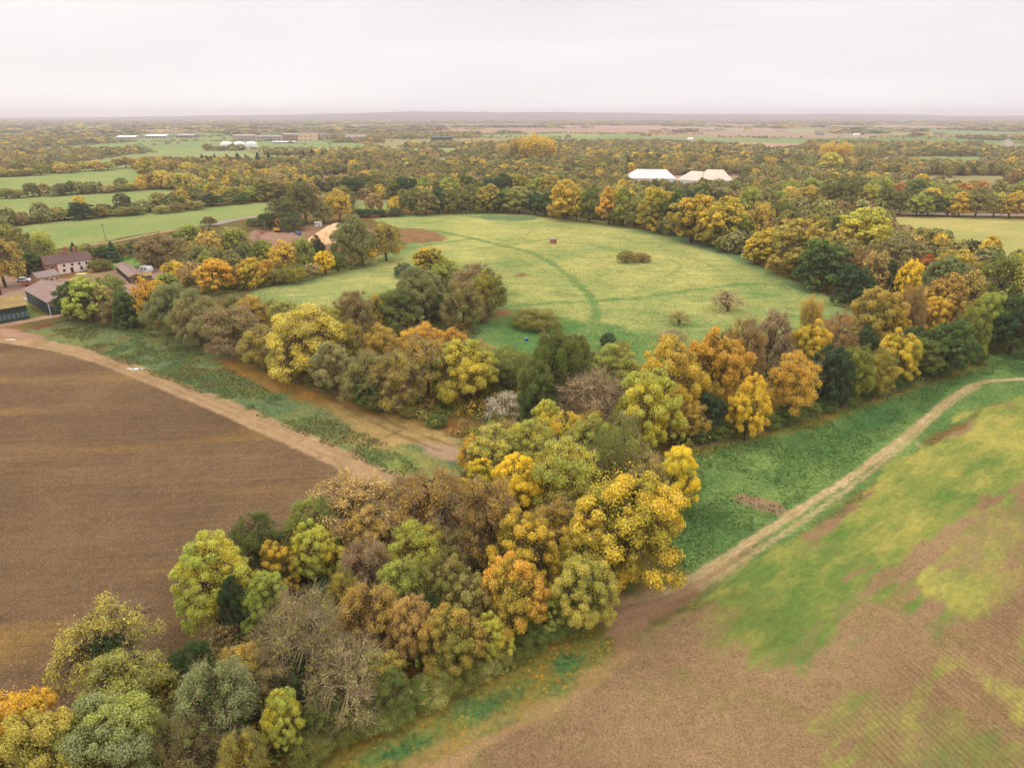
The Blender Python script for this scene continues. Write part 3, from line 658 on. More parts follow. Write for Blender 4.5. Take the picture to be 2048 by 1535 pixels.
def plain(name, rgb, rough=.8, var=.15, scale=1.5, spec=.3, metal=0.0, gain=.85, stretch=None):
    m = bpy.data.materials.new(name); m.use_nodes = True; t = m.node_tree; b = t.nodes['Principled BSDF']
    b.inputs['Roughness'].default_value = rough; b.inputs['Specular IOR Level'].default_value = spec; b.inputs['Metallic'].default_value = metal
    c = [v * gain for v in lin(rgb)]
    n = N(t, 'ShaderNodeTexNoise'); n.inputs['Scale'].default_value = scale; n.inputs['Detail'].default_value = 4
    g = N(t, 'ShaderNodeTexCoord')
    if stretch:
        mp_ = N(t, 'ShaderNodeMapping'); mp_.inputs['Scale'].default_value = stretch; t.links.new(g.outputs['Object'], mp_.inputs[0]); t.links.new(mp_.outputs[0], n.inputs['Vector'])
    else: t.links.new(g.outputs['Object'], n.inputs['Vector'])
    r = N(t, 'ShaderNodeValToRGB'); e_ = r.color_ramp.elements
    e_[0].position = .3; e_[1].position = .7
    e_[0].color = (*[v * (1 - var) for v in c], 1); e_[1].color = (*[min(1, v * (1 + var)) for v in c], 1)
    t.links.new(n.outputs[0], r.inputs[0]); t.links.new(r.outputs[0], b.inputs['Base Color']); return m
BARK = plain('bark', (98, 82, 64), .95, .35, 3.0, .1)
TWIG = plain('twig_bark', (158, 138, 106), .95, .3, 3.0, .1)

def unit(v): return v / (np.linalg.norm(v, axis=-1, keepdims=True) + 1e-9)
def quads(c, n, s, rng, asp=.62, fold=.0):
    """diamond leaf clumps: centres, normals, sizes"""
    k = len(c); a = unit(np.cross(n, rng.normal(size=(k, 3)))); b = np.cross(n, a)
    s = s[:, None]
    V = np.stack([c + a * s, c + b * s * asp + n * s * .12, c - a * s, c - b * s * asp + n * s * .12], 1).reshape(-1, 3)
    F = np.arange(4 * k).reshape(k, 4); return V, F
def tubes(A, B, ra, rb, k=3):
    A = np.asarray(A, float); B = np.asarray(B, float); d = unit(B - A)
    ref = np.where(np.abs(d[:, 2:3]) < .9, np.array([[0, 0, 1.]]), np.array([[1., 0, 0]]))
    u = unit(np.cross(d, ref)); v = np.cross(d, u); m = len(A)
    an = np.arange(k) * 2 * pi / k
    ring = np.cos(an)[None, :, None] * u[:, None] + np.sin(an)[None, :, None] * v[:, None]
    ra = np.broadcast_to(np.asarray(ra, float), (m,)); rb = np.broadcast_to(np.asarray(rb, float), (m,))
    V = np.concatenate([A[:, None] + ring * ra[:, None, None], B[:, None] + ring * rb[:, None, None]], 1).reshape(-1, 3)
    base = (np.arange(m) * 2 * k)[:, None]
    F = []
    for i_ in range(k):
        j_ = (i_ + 1) % k
        F.append(np.concatenate([base + i_, base + j_, base + j_ + k, base + i_ + k], 1))
    return V, np.concatenate(F)
def fib(n, rng, jit=.5):
    i_ = np.arange(n) + .5; ph = np.arccos(1 - 2 * i_ / n); th = pi * (1 + 5 ** .5) * i_ + rng.random() * 6
    d = np.stack([np.cos(th) * np.sin(ph), np.sin(th) * np.sin(ph), np.cos(ph)], 1)
    return unit(d + rng.normal(size=(n, 3)) * jit / n ** .5)
# kind: (puffs, puff radius/W, leaves, leaf size, aspect, centre z/H, rz/H, lowest dir z, twigs per puff, twig length, filler)
KIND = dict(
    maple=(90, .105, 64000, .098, .62, .56, .42, -.85, 5, .8, .10),
    dome=(120, .095, 56000, .104, .62, .50, .48, -.9, 3, .7, .10),
    airy=(92, .10, 32000, .10, .62, .56, .42, -.8, 12, 1.0, .10),
    thin=(84, .11, 19000, .095, .6, .56, .42, -.8, 16, 1.15, .10),
    willow=(80, .125, 46000, .16, .24, .52, .47, -.9, 6, .9, .10),
    bare=(64, .12, 4200, .12, .6, .56, .42, -.7, 15, 1.6, .05),
    column=(60, .17, 22000, .14, .5, .55, .44, -.95, 14, 1.3, .12),
    conifer=(0, 0, 20000, .20, .35, 0, 0, 0, 0, 0, 0),
    bush=(38, .16, 15000, .15, .6, .42, .52, -.45, 8, .8, .12),
    scrub=(34, .17, 4200, .17, .5, .42, .52, -.45, 30, .9, .12))
def irregular(d, rng, amt):
    q = np.zeros(len(d))
    for _ in range(5):
        v = unit(rng.normal(size=3)); q += np.sin((d @ v) * rng.uniform(2.5, 5) + rng.uniform(0, 6)) * rng.uniform(.5, 1)
    return 1 + amt * q / 2.2
def make_proto(kind, seed, lod=0):
    """canonical tree 10 m wide, 12 m high (bushes 3 m high, 5 m wide handled by scale). returns crown mesh, trunk mesh"""
    rng = np.random.default_rng(seed * 131 + 7)
    NP, pr, NL, ls, asp, cz, rz, lo, tw, tl, fil = KIND[kind]
    Wd, Ht = 10.0, 12.0
    if lod: NL = NL // (5.5 if lod == 1 else 14); ls *= (2.25 if lod == 1 else 3.2); tw = tw // (2 if lod == 1 else 100)
    NL = int(NL)
    VV, FF, AA = [], [], []; nv = 0
    def push(V, F, A):
        nonlocal nv
        VV.append(V); FF.append(F + nv); AA.append(A); nv += len(V)
    tA, tB, tra, trb = [], [], [], []
    if kind == 'conifer':
        nl = NL; h = rng.random(nl) ** .8; zc = .04 + .95 * h; r = (1 - zc) ** .85 * .5 * Wd * (.55 + .5 * rng.random(nl))
        lay = .75 + .25 * np.sin(zc * 38); r = r * lay + .05; th = rng.random(nl) * 2 * pi
        c = np.stack([r * np.cos(th), r * np.sin(th), zc * Ht - r * .15], 1)
        n = unit(np.stack([np.cos(th), np.sin(th), .9 + 0 * th], 1) + .5 * rng.normal(size=(nl, 3)))
        V, F = quads(c, n, ls * (.7 + .6 * rng.random(nl)), rng, asp)
        A = np.stack([np.repeat(rng.random(nl), 4), np.repeat(rng.random(nl), 4), np.repeat(zc, 4)], 1); push(V, F, A)
        tA.append((0, 0, 0)); tB.append((0, 0, Ht * .95)); tra.append(.28); trb.append(.03)
    else:
        d = fib(int(NP * 1.25), rng, .8); d = d[d[:, 2] > lo]
        env = irregular(d, rng, .13)
        ctr = np.array([0, 0, cz * Ht])
        rad = np.array([.5 * Wd * rng.uniform(.88, 1.1), .5 * Wd * rng.uniform(.88, 1.1), rz * Ht])
        inner = rng.uniform(.74, .93, len(d)); 
        if kind in ('column',): inner = rng.uniform(.35, .95, len(d))
        if kind in ('maple', 'dome'): inner = np.where(rng.random(len(d)) < .12, .55, inner)
        pc = ctr + d * rad * (env * inner)[:, None]
        prs = pr * Wd * rng.uniform(.7, 1.3, len(d))
        if kind in ('maple', 'dome', 'airy', 'thin', 'willow', 'bare'):
            # a crown of separate upright lobes with creases between them
            nl_ = 10 + int(rng.integers(3)); q_ = np.arange(nl_); a_ = q_ * 2.4 + rng.random() * 6 + rng.normal(size=nl_) * .25
            ro = Wd * .36 * np.sqrt((q_ + .35) / nl_) * rng.uniform(.82, 1.15, nl_)
            lw = Wd * rng.uniform(.13, .205, nl_); lh = lw * rng.uniform(1.05, 1.6, nl_) * (1.25 if kind in ('airy', 'thin') else 1)
            zc_ = Ht * (.80 - .30 * (ro / (Wd * .36)) ** 2 + rng.uniform(-.08, .07, nl_)) - lh * .5
            LC = [np.stack([ro * np.cos(a_), ro * np.sin(a_), zc_], 1)]; LR = [np.stack([lw, lw, lh], 1)]
            nb = {'dome': 8, 'maple': 6, 'willow': 8}.get(kind, 5); b_ = np.arange(nb) * 2 * pi / nb + rng.normal(size=nb) * .3
            rb = Wd * rng.uniform(.26, .36, nb); wb = Wd * rng.uniform(.12, .18, nb)
            zb_ = Ht * rng.uniform(.24 if kind != 'dome' else .17, .42, nb)
            LC.append(np.stack([rb * np.cos(b_), rb * np.sin(b_), zb_], 1)); LR.append(np.stack([wb, wb, wb * 1.25], 1))
            LC = np.vstack(LC); LR = np.vstack(LR); pcs, ds, pvs = [], [], []
            for li in range(len(LC)):
                m_ = 17; dd_ = fib(m_, rng, 1.3); pp_ = LC[li] + dd_ * LR[li] * rng.uniform(.8, 1.0, m_)[:, None]
                ins_ = np.zeros(m_, bool)
                for lj in range(len(LC)):
                    if lj != li: ins_ |= (((pp_ - LC[lj]) / (LR[lj] * .78)) ** 2).sum(1) < 1
                ok_ = ~ins_ & (dd_[:, 2] > -.62); pcs.append(pp_[ok_]); ds.append(unit(dd_[ok_] + unit(pp_[ok_] - ctr) * .6)); pvs.append(np.clip(rng.random() * .75 + rng.random(ok_.sum()) * .3, 0, 1))
            pc = np.vstack(pcs); d = np.vstack(ds); prs = Wd * rng.uniform(.032, .088, len(pc)) * (1.2 if kind in ('airy', 'thin', 'bare') else 1); pv_ = np.concatenate(pvs)
        bush = kind in ('bush', 'scrub')
        if bush: pc[:, 2] = np.maximum(pc[:, 2], .5)
        pv = rng.random(len(d))
        if kind in ('maple', 'dome', 'airy', 'thin', 'willow', 'bare'): pv = pv_
        # leaves on the puffs
        if NL:
            w_ = prs ** 2; k = rng.choice(len(d), NL, p=w_ / w_.sum())
            dd = unit(rng.normal(size=(NL, 3)) + d[k] * .55 + np.array([0, 0, .35]))
            sq = np.array([1, 1, .82]) if kind != 'column' else np.array([.75, .75, 1.5])
            if kind == 'willow': sq = np.array([.95, .95, 1.1])
            rr = prs[k] * ((.42 + .80 * rng.random(NL) ** .9) if kind in ('maple', 'dome') else (.5 + .7 * rng.random(NL) ** .8))
            if kind in ('airy', 'thin', 'scrub', 'bare'): rr = prs[k] * (.25 + .98 * rng.random(NL))
            c = pc[k] + dd * rr[:, None] * sq
            f_ = rng.random(NL) < fil
            c[f_] = ctr + np.clip(rng.normal(size=(f_.sum(), 3)) * .3, -.6, .6) * rad
            n = unit(dd + rng.normal(size=(NL, 3)) * (.45 if kind in ('maple', 'dome') else .75))
            ok = c[:, 2] > .15; 
            s = ls * rng.uniform(.65, 1.35, NL)
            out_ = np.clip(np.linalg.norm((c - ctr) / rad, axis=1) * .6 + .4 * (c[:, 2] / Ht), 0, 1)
            V, F = quads(c[ok], n[ok], s[ok], rng, asp)
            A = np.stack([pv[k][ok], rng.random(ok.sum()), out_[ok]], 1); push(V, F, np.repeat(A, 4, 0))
        # limbs
        fork = np.array([0, 0, Ht * (.30 if not bush else .06)]) + rng.normal(size=3) * [.3, .3, .4]
        tA.append((0, 0, -.3)); tB.append(fork); tra.append(.42); trb.append(.30)
        m_ = 9 if lod < 2 else 3
        pd_ = fib(m_ * 2, rng, .6); pd_ = pd_[pd_[:, 2] > -.2][:m_]
        prim = ctr + pd_ * rad * .42
        if kind == 'column': prim = ctr + pd_ * rad * [.3, .3, .3]
        if lod < 2:
            leader = np.array([0, 0, (cz + rz * .55) * Ht]); prim = np.vstack([prim, leader])
            for q in prim:
                mid = fork * .45 + q * .55 + rng.normal(size=3) * .4
                tA += [fork, mid]; tB += [mid, q]; tra += [.24, .16]; trb += [.16, .10]
            near_ = np.argmin(((pc[:, None] - prim[None]) ** 2).sum(-1) + 4 * np.abs(rng.normal(size=(len(pc), len(prim)))), 1)
            for j_, q in enumerate(pc):
                a_ = prim[near_[j_]]; mid = (a_ + q) / 2 + rng.normal(size=3) * .35 + [0, 0, .2]
                tA += [a_, mid]; tB += [mid, q]; bb = 1.25 if kind == 'bare' else 1.0; tra += [.09 * bb, .06 * bb]; trb += [.06 * bb, .035 * bb]
        # twigs
        if tw:
            n_t = len(pc) * tw; k = np.repeat(np.arange(len(pc)), tw)
            upb = 1.6 if kind == 'column' else .45
            d1 = unit(rng.normal(size=(n_t, 3)) + d[k] * 1.1 + [0, 0, upb])
            st_ = pc[k] + rng.normal(size=(n_t, 3)) * (prs[k] * .35)[:, None]
            ln = tl * rng.uniform(.5, 1.2, n_t)
            m1_ = st_ + d1 * (ln * .5)[:, None]; d2_ = unit(d1 + rng.normal(size=(n_t, 3)) * .35 + [0, 0, .1]); e1_ = m1_ + d2_ * (ln * .6)[:, None]
            w0 = .026 if lod == 0 else .05
            Vt, Ft = tubes(np.vstack([st_, m1_]), np.vstack([m1_, e1_]), np.r_[np.full(n_t, w0), np.full(n_t, w0 * .8)], np.r_[np.full(n_t, w0 * .8), np.full(n_t, w0 * .35)], 3)
            twig = (Vt, Ft)
        else: twig = None
    if kind == 'conifer': twig = None
    V = np.concatenate(VV); F = np.concatenate(FF); A = np.concatenate(AA)
    fm = np.zeros(len(F), int)
    if twig is not None:
        F = np.vstack([F, twig[1] + len(V)]); fm = np.r_[fm, np.ones(len(twig[1]), int)]
        V = np.vstack([V, twig[0]]); A = np.vstack([A, np.full((len(twig[0]), 3), .5)])
    q_ = V[: 4 * 1]; top = np.percentile(V[:, 2], 99.6); rx = np.percentile(np.abs(V[:, 0]), 96.5); ry_ = np.percentile(np.abs(V[:, 1]), 96.5)
    nrm = np.array([5 / rx, 5 / ry_, 12 / top]); V = V * nrm; tA = np.array(tA) * nrm; tB = np.array(tB) * nrm
    crown = (V, F, A, fm)
    tv, tf = tubes(tA, tB, tra, trb, 6 if lod == 0 else 4)
    return crown, (tv, tf)
PROTO = {}
def proto(kind, var, lod):
    key = (kind, var, lod)
    if key not in PROTO:
        (V, F, A, fm), (tv, tf) = make_proto(kind, {'maple': 1, 'dome': 2, 'airy': 3, 'thin': 4, 'willow': 5, 'bare': 6, 'column': 7, 'conifer': 8, 'bush': 9, 'scrub': 10}[kind] * 20 + var, lod)
        PROTO[key] = (mk(f'{kind}_crown', V, F, [LEAF, TWIG], False, {'leaf': A}, fm), mk(f'{kind}_trunk', tv, tf, TWIG if kind == 'bare' else BARK, True))
    return PROTO[key]

CC = dict(gold=(212, 180, 56), bright=(232, 200, 44), yel=(202, 188, 84), yg=(172, 176, 76), orange=(212, 164, 60), amber=(184, 154, 70),
          rust=(184, 132, 74), red=(160, 56, 38), brown=(146, 120, 72), tan=(172, 146, 98), pink=(168, 144, 108), olive=(130, 126, 58), grn=(98, 116, 54),
          dgr=(62, 80, 46), bgr=(70, 92, 62), gry=(140, 144, 92), sil=(196, 192, 170), ogr=(116, 122, 56), peach=(192, 160, 92), kha=(154, 148, 80))
CN = dict(gold='golden', bright='bright-yellow', yel='pale-yellow', yg='yellow-green', orange='orange', amber='orange-brown', rust='rust-red', red='dark-red',
          brown='brown', tan='tan', pink='pinkish-brown', olive='olive', grn='green', dgr='dark-green', bgr='blue-green', gry='grey-green', sil='silvery',
          ogr='olive-green', peach='pale-orange', kha='khaki')
KN = dict(maple='round tree', dome='domed tree', airy='loose-leaved tree', thin='thin-leaved tree', willow='feathery tree', bare='bare tree',
          column='upright tree', conifer='pointed evergreen', bush='bush', scrub='twiggy bush')
SN = ['', 'dark-green', 'green', 'golden', 'orange', 'brown', 'tan', 'olive', 'yellow-green']
ALI = dict(yel='gold', amber='orange', kha='tan', sil='tan', ogr='olive', gry='olive', bgr='dgr', red='orange', bright='gold', peach='tan', pink='brown', rust='orange')
NT = [0]
def tree(xb, yb, yt, wpx, kind, cc, sec='none', label=None, group=None, Hm=None, hs=.96):
    xy = P(xb, yb); dep = depth_of(xy); Wm = wpx / FPX * dep * .98
    Ht = Hm or height_at(xy, yt) * hs
    bush = kind in ('bush', 'scrub')
    NT[0] += 1; var = NT[0] * 7
    d_ = math.hypot(*xy)
    lod = 0 if d_ < 210 else 1
    nv = {'maple': 4, 'dome': 4, 'airy': 4, 'thin': 3, 'willow': 2, 'bare': 2, 'column': 2, 'conifer': 1, 'bush': 3, 'scrub': 2}[kind] if lod == 0 else 2
    cm, tm = proto(kind, var % nv, lod)
    nm = {'conifer': 'evergreen_tree', 'bush': 'bush', 'scrub': 'bush', 'willow': 'willow_tree', 'bare': 'bare_tree'}.get(kind, 'tree')
    cat = 'bush' if bush else ('evergreen tree' if kind == 'conifer' else 'tree')
    rz_ = R.uniform(0, 2 * pi)
    zb = ground_z(*xy) - .05
    root = empty(nm, (xy[0], xy[1], zb), rz_, label=label, cat=cat, group=group)
    jit = R.normal(0, .02, 3)
    base = np.array(soft(CC[cc])) * LG * np.clip(1 + R.normal(0, .06) + jit, .8, 1.2)
    cr = link('crown' if not bush else 'foliage', cm, root); tr = link('trunk' if not bush else 'stems', tm, root)
    wf = (1.0 if kind in ('maple', 'dome', 'willow') else 1.04) if d_ < 330 else 1.04
    s_ = (Wm / 10 * wf * R.uniform(.9, 1.1), Wm / 10 * wf * R.uniform(.9, 1.1), Ht / 11.7)
    for o in (cr, tr): o.scale = s_
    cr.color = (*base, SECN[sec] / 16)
    return root, Wm, Ht
def ground_z(X, Y):
    ix = np.clip(np.searchsorted(GZ[0], X), 0, len(GZ[0]) - 1); iy = np.clip(np.searchsorted(GZ[1], Y), 0, len(GZ[1]) - 1)
    return float(GZ[2][iy, ix])
TREES_XY = []
def group_trees(where, items, group):
    """items: (x,ybase,ytop,width,kind,colour[,second][,label])"""
    order = sorted(range(len(items)), key=lambda i_: items[i_][0])
    rank = {i_: k for k, i_ in enumerate(order)}
    for i_, it in enumerate(items):
        it = list(it); lab = None; sec = 'none'
        for q in it[6:]:
            q = ALI.get(q, q)
            if q in SECN: sec = q
            else: lab = q
        if lab is None:
            s = CN[it[5]] + (f' and {SN[SECN[sec]]}' if sec != 'none' and SN[SECN[sec]] != CN[it[5]] else '')
            o_ = ORD[rank[i_]] if rank[i_] < len(ORD) else 'rightmost'
            if rank[i_] == len(items) - 1 and len(items) > 2: o_ = 'rightmost'
            o_ = o_.replace('from the left', 'from left')
            lab = f'{s} {KN[it[4]]}, {o_} {where}'
            if len(lab.replace('-', ' ').split()) > 16: lab = f'{CN[it[5]]} {KN[it[4]]}, {o_} {where}'
        if len(lab.split()) > 16: print('LONG', lab)
        if lab in LABS: print('DUP', lab)
        LABS.add(lab)
        r, w_, h_ = tree(it[0], it[1], it[2], it[3], it[4], it[5], sec, lab, group)
        TREES_XY.append((r.location.x, r.location.y, w_ / 2))
        if DEBUG and (h_ < 2 or h_ > 22 or w_ > 22): print('CHK', lab, round(w_, 1), round(h_, 1))
DEBUG = False; LABS = set()
# ---- the near belt, lower left
group_trees('in the bottom left corner wood', [
 (58, 1545, 1385, 150, 'maple', 'orange', 'gold', 'bright orange-gold round tree cut by the left edge at the bottom left corner'),
 (8, 1640, 1470, 120, 'maple', 'gold', 'dgr', 'golden tree low at the very bottom left corner of the photo'),
 (140, 1640, 1425, 150, 'maple', 'yel', 'ogr', 'yellow maple at the bottom edge beside the orange corner tree'),
 (255, 1600, 1395, 180, 'maple', 'gry', 'yg', 'large grey-green leafy tree at the bottom edge right of the yellow maple'),
 (243, 1400, 1215, 165, 'thin', 'yel', 'olive', 'wispy pale yellow tree standing against the left ploughed field'),
 (252, 1420, 1275, 85, 'dome', 'dgr', 'dark ivy green tree in front of the wispy pale yellow tree'),
 (278, 1470, 1310, 140, 'airy', 'kha', 'yg', 'khaki tree with pale exposed branches above the grey-green tree'),
 (402, 1410, 1290, 88, 'dome', 'dgr', 'grn', 'dark evergreen yew-like tree left of the pale branched green tree'),
 (350, 1440, 1330, 62, 'maple', 'gold', 'dgr', 'small golden tree squeezed left of the dark yew-like tree'),
 (455, 1510, 1325, 140, 'airy', 'gry', 'grn', 'pale green tree with whitish limbs left of centre near the bottom'),
 (505, 1400, 1288, 82, 'airy', 'amber', 'gold', 'amber topped tree above the pale green tree with whitish limbs'),
 (575, 1500, 1390, 82, 'maple', 'yg', 'gold', 'small yellow tree at the foot of the wood near the bottom edge'),
 (395, 1580, 1440, 110, 'thin', 'ogr', 'brown'),
 (500, 1590, 1460, 90, 'airy', 'olive', 'gold'),
], 'trees of the near wood')
group_trees('at the wood edge by the ploughed field', [
 (448, 1245, 1075, 128, 'maple', 'yg', 'gold', 'tall yellow-green tree leaning out over the ploughed field'),
 (482, 1290, 1160, 55, 'dome', 'dgr', 'narrow dark ivy clad stem under the tall yellow-green tree'),
 (540, 1275, 1145, 92, 'maple', 'yg', 'grn'),
 (527, 1165, 1028, 105, 'airy', 'ogr', 'dgr'),
 (562, 1190, 1083, 78, 'maple', 'gold', 'dgr'),
 (632, 1130, 1000, 112, 'airy', 'grn', 'yg'),
 (640, 1165, 1040, 108, 'maple', 'yg', 'gold', 'pale lime yellow tree at the middle of the wood edge by the ploughed field'),
 (722, 1095, 958, 165, 'thin', 'peach', 'tan', 'wispy peach coloured tree at the end of the left dirt track'),
 (752, 1125, 1010, 110, 'airy', 'peach', 'gold'),
 (615, 1385, 1185, 140, 'bare', 'kha', 'olive', 'large bare grey tree with tangled branches in the lower middle of the wood'),
 (705, 1430, 1290, 140, 'bare', 'kha', 'second bare grey tree, lower right of the large bare one'),
 (560, 1420, 1300, 95, 'thin', 'tan', 'olive'),
 (655, 1225, 1150, 46, 'conifer', 'dgr', 'small dark green fir deep inside the near wood'),
 (600, 1415, 1310, 78, 'dome', 'dgr', 'grn'), (785, 1430, 1345, 70, 'airy', 'grn', 'olive'), (660, 1475, 1385, 80, 'airy', 'ogr', 'dgr'),
 (455, 1330, 1255, 120, 'scrub', 'brown', 'olive', 'low brown scrub in the gap of the wood beside the ploughed field'),
 (590, 1300, 1200, 80, 'scrub', 'kha', 'tan'),
], 'trees of the near wood')
group_trees('in the middle of the near wood', [
 (872, 1110, 935, 145, 'thin', 'brown', 'amber', 'large russet brown tree at the centre of the near wood top edge'),
 (820, 1080, 955, 90, 'thin', 'brown', 'tan'),
 (980, 1130, 952, 122, 'thin', 'amber', 'brown', 'brown tree with a dark visible stem right of the russet one'),
 (738, 1205, 1075, 112, 'thin', 'pink', 'brown', 'dull purplish brown tree in the middle of the near wood'),
 (840, 1165, 1040, 108, 'airy', 'yg', 'gold'),
 (900, 1165, 1060, 90, 'thin', 'olive', 'brown'),
 (1045, 1175, 1028, 128, 'maple', 'gold', 'dgr', 'bright golden tree with a dark ivy heart left of the big yellow tree'),
 (1030, 1275, 1122, 125, 'maple', 'orange', 'grn', 'orange-gold tree with dense clusters near the dirt track corner'),
 (895, 1245, 1108, 100, 'dome', 'olive', 'tan', 'smooth olive domed tree left of the orange-gold tree'),
 (948, 1280, 1155, 98, 'dome', 'kha', 'brown'),
 (825, 1325, 1192, 82, 'airy', 'peach', 'amber'),
 (912, 1350, 1222, 110, 'maple', 'amber', 'grn', 'amber and green mottled tree at the wood edge above the leafy verge'),
 (985, 1325, 1225, 72, 'maple', 'yg', 'gold'),
 (745, 1310, 1165, 108, 'airy', 'amber', 'brown', 'thick gold-brown tree in the middle right of the bare branched trees'),
 (808, 1245, 1118, 88, 'airy', 'yg', 'olive'),
 (695, 1250, 1140, 80, 'airy', 'olive', 'gold'),
 (760, 1400, 1300, 85, 'airy', 'olive', 'gold'),
 (860, 1285, 1190, 60, 'dome', 'dgr', 'grn'),
 (670, 1300, 1215, 70, 'airy', 'kha', 'tan'),
], 'trees of the near wood')
group_trees('at the wood corner by the track curve', [
 (1245, 1162, 950, 190, 'maple', 'gold', 'grn', 'biggest yellow maple with a full rounded crown beside the dirt track curve'),
 (1172, 1190, 1045, 112, 'maple', 'gold', 'grn', 'yellow tree tucked against the left of the biggest yellow maple'),
 (1165, 1262, 1112, 118, 'maple', 'yel', 'grn', 'pale yellow tree hanging over the end of the dirt track'),
 (1108, 1262, 1180, 68, 'maple', 'yg', 'grn'),
 (1040, 1040, 912, 92, 'maple', 'bright', 'gold', 'bright yellow tree up the belt from the brown trees'),
 (966, 995, 918, 70, 'maple', 'bright', 'grn'),
 (1130, 1045, 878, 118, 'airy', 'yg', 'yel', 'tall speckled yellow-green tree above the biggest yellow maple'),
 (1345, 1022, 893, 84, 'maple', 'bright', 'yg', 'yellow drooping tree at the right tip of the belt by the grass strip'),
 (1282, 1020, 900, 98, 'thin', 'tan', 'yg'),
 (1216, 1005, 855, 78, 'column', 'ogr', 'tan', 'slender upright green-grey tree behind the biggest yellow maple'),
 (1110, 1100, 1000, 110, 'thin', 'amber', 'gold'),
 (1180, 1010, 900, 60, 'airy', 'kha', 'olive'),
 (1075, 1090, 1020, 60, 'thin', 'brown', 'gold'),
], 'trees of the near wood')
# ---- the belt going back to the left from the junction
group_trees('in the belt behind the left verge', [
 (620, 755, 608, 138, 'airy', 'yel', 'gold', 'large mustard yellow tree in the belt behind the green verge'),
 (590, 755, 660, 80, 'airy', 'yel', 'olive'),
 (672, 790, 680, 82, 'dome', 'gry', 'sil', 'rounded grey-green tree beside the mustard yellow one'),
 (738, 815, 705, 100, 'thin', 'kha', 'olive', 'spreading pale branched tree at the verge edge'),
 (745, 820, 745, 60, 'dome', 'grn', 'dgr'),
 (800, 822, 700, 90, 'thin', 'kha', 'gold'),
 (855, 805, 672, 105, 'thin', 'amber', 'olive'),
 (936, 810, 680, 112, 'maple', 'yg', 'yel', 'round lime yellow tree in the middle of the inner belt'),
 (845, 735, 645, 76, 'airy', 'orange', 'gold', 'small glowing orange tree in the centre of the belt'),
 (912, 738, 655, 50, 'airy', 'orange', 'orange'),
 (765, 745, 648, 74, 'airy', 'amber', 'gold'),
 (700, 745, 640, 72, 'airy', 'olive', 'gold'),
 (1018, 768, 690, 86, 'column', 'ogr', 'yg', 'fan shaped lime green shrub tree next to the big green willow'),
 (1000, 790, 720, 64, 'airy', 'ogr', 'grn'),
 (1110, 830, 650, 138, 'willow', 'ogr', 'grn', 'big rounded green willow at the junction of the belts'),
 (1085, 850, 740, 90, 'willow', 'grn', 'dgr', 'dark green lower willow under the big rounded one'),
 (1150, 770, 668, 70, 'willow', 'ogr', 'olive'),
 (1010, 842, 785, 62, 'scrub', 'sil', 'sil', 'silvery white bush in the shade between the belts'),
 (1190, 870, 738, 118, 'bare', 'pink', 'rounded pinkish brown bare tree right of the big green willow'),
 (1095, 890, 800, 60, 'maple', 'yg', 'gold', 'lime green leaning tree just in front of the big green willow'),
 (960, 745, 680, 60, 'thin', 'amber', 'tan'),
], 'trees of the inner belt')
group_trees('in the thin cluster where belts meet', [
 (990, 965, 850, 92, 'airy', 'yel', 'grn'), (1062, 955, 838, 88, 'airy', 'yg', 'gold'), (945, 950, 872, 56, 'airy', 'gold', 'amber'),
 (1020, 930, 840, 50, 'thin', 'peach', 'gold'), (1130, 930, 822, 66, 'airy', 'gold', 'yg'), (1175, 950, 830, 76, 'airy', 'yg', 'olive'),
 (1240, 950, 828, 90, 'thin', 'ogr', 'yg'), (1180, 900, 810, 60, 'thin', 'amber', 'yel'), (1090, 1010, 900, 70, 'airy', 'yg', 'gold'), (1265, 985, 880, 60, 'airy', 'kha', 'yg')],
 'thin yellow trees at the belt junction')
group_trees('in the willow end of the left belt', [
 (355, 672, 566, 84, 'willow', 'gry', 'grn', 'tall grey-green willow, left of the pair above the verge'),
 (402, 692, 580, 98, 'willow', 'gry', 'sil', 'broad pale grey-green willow, right of the pair above the verge'),
 (474, 712, 612, 112, 'thin', 'tan', 'olive', 'wide brown-grey thinly leaved tree right of the pale willows'),
 (530, 735, 650, 86, 'thin', 'kha', 'gold'),
 (510, 655, 590, 62, 'airy', 'amber', 'gold'), (478, 650, 608, 50, 'willow', 'gry', 'sil'), (582, 665, 602, 66, 'airy', 'yg', 'olive'),
 (712, 680, 583, 78, 'thin', 'brown', 'olive'), (757, 660, 588, 44, 'airy', 'gold', 'grn'), (800, 658, 573, 84, 'airy', 'grn', 'olive'),
 (660, 690, 610, 70, 'airy', 'yg', 'gold'), (470, 640, 590, 48, 'thin', 'kha', 'olive'), (545, 640, 598, 46, 'airy', 'kha', 'yg')], 'trees of the inner belt')
# ---- grove in the meadow
group_trees('in the meadow grove', [
 (835, 650, 533, 88, 'willow', 'gry', 'olive', 'grey-green willow on the left of the meadow grove'),
 (925, 660, 558, 72, 'thin', 'kha', 'olive', 'pale stemmed thin tree in the front of the meadow grove'),
 (976, 640, 535, 70, 'airy', 'ogr', 'gold'), (948, 618, 528, 78, 'thin', 'tan', 'olive'), (893, 590, 515, 56, 'airy', 'yg', 'olive'),
 (860, 545, 492, 56, 'dome', 'gold', 'dgr', 'small gold and dark green tree at the back of the meadow grove'),
 (808, 555, 526, 34, 'bush', 'bgr'), (880, 652, 590, 62, 'dome', 'grn', 'dgr'), (962, 645, 600, 50, 'thin', 'brown', 'olive'), (915, 600, 545, 60, 'airy', 'grn', 'olive'),
 (860, 610, 540, 60, 'airy', 'gry', 'olive')], 'trees of the meadow grove')
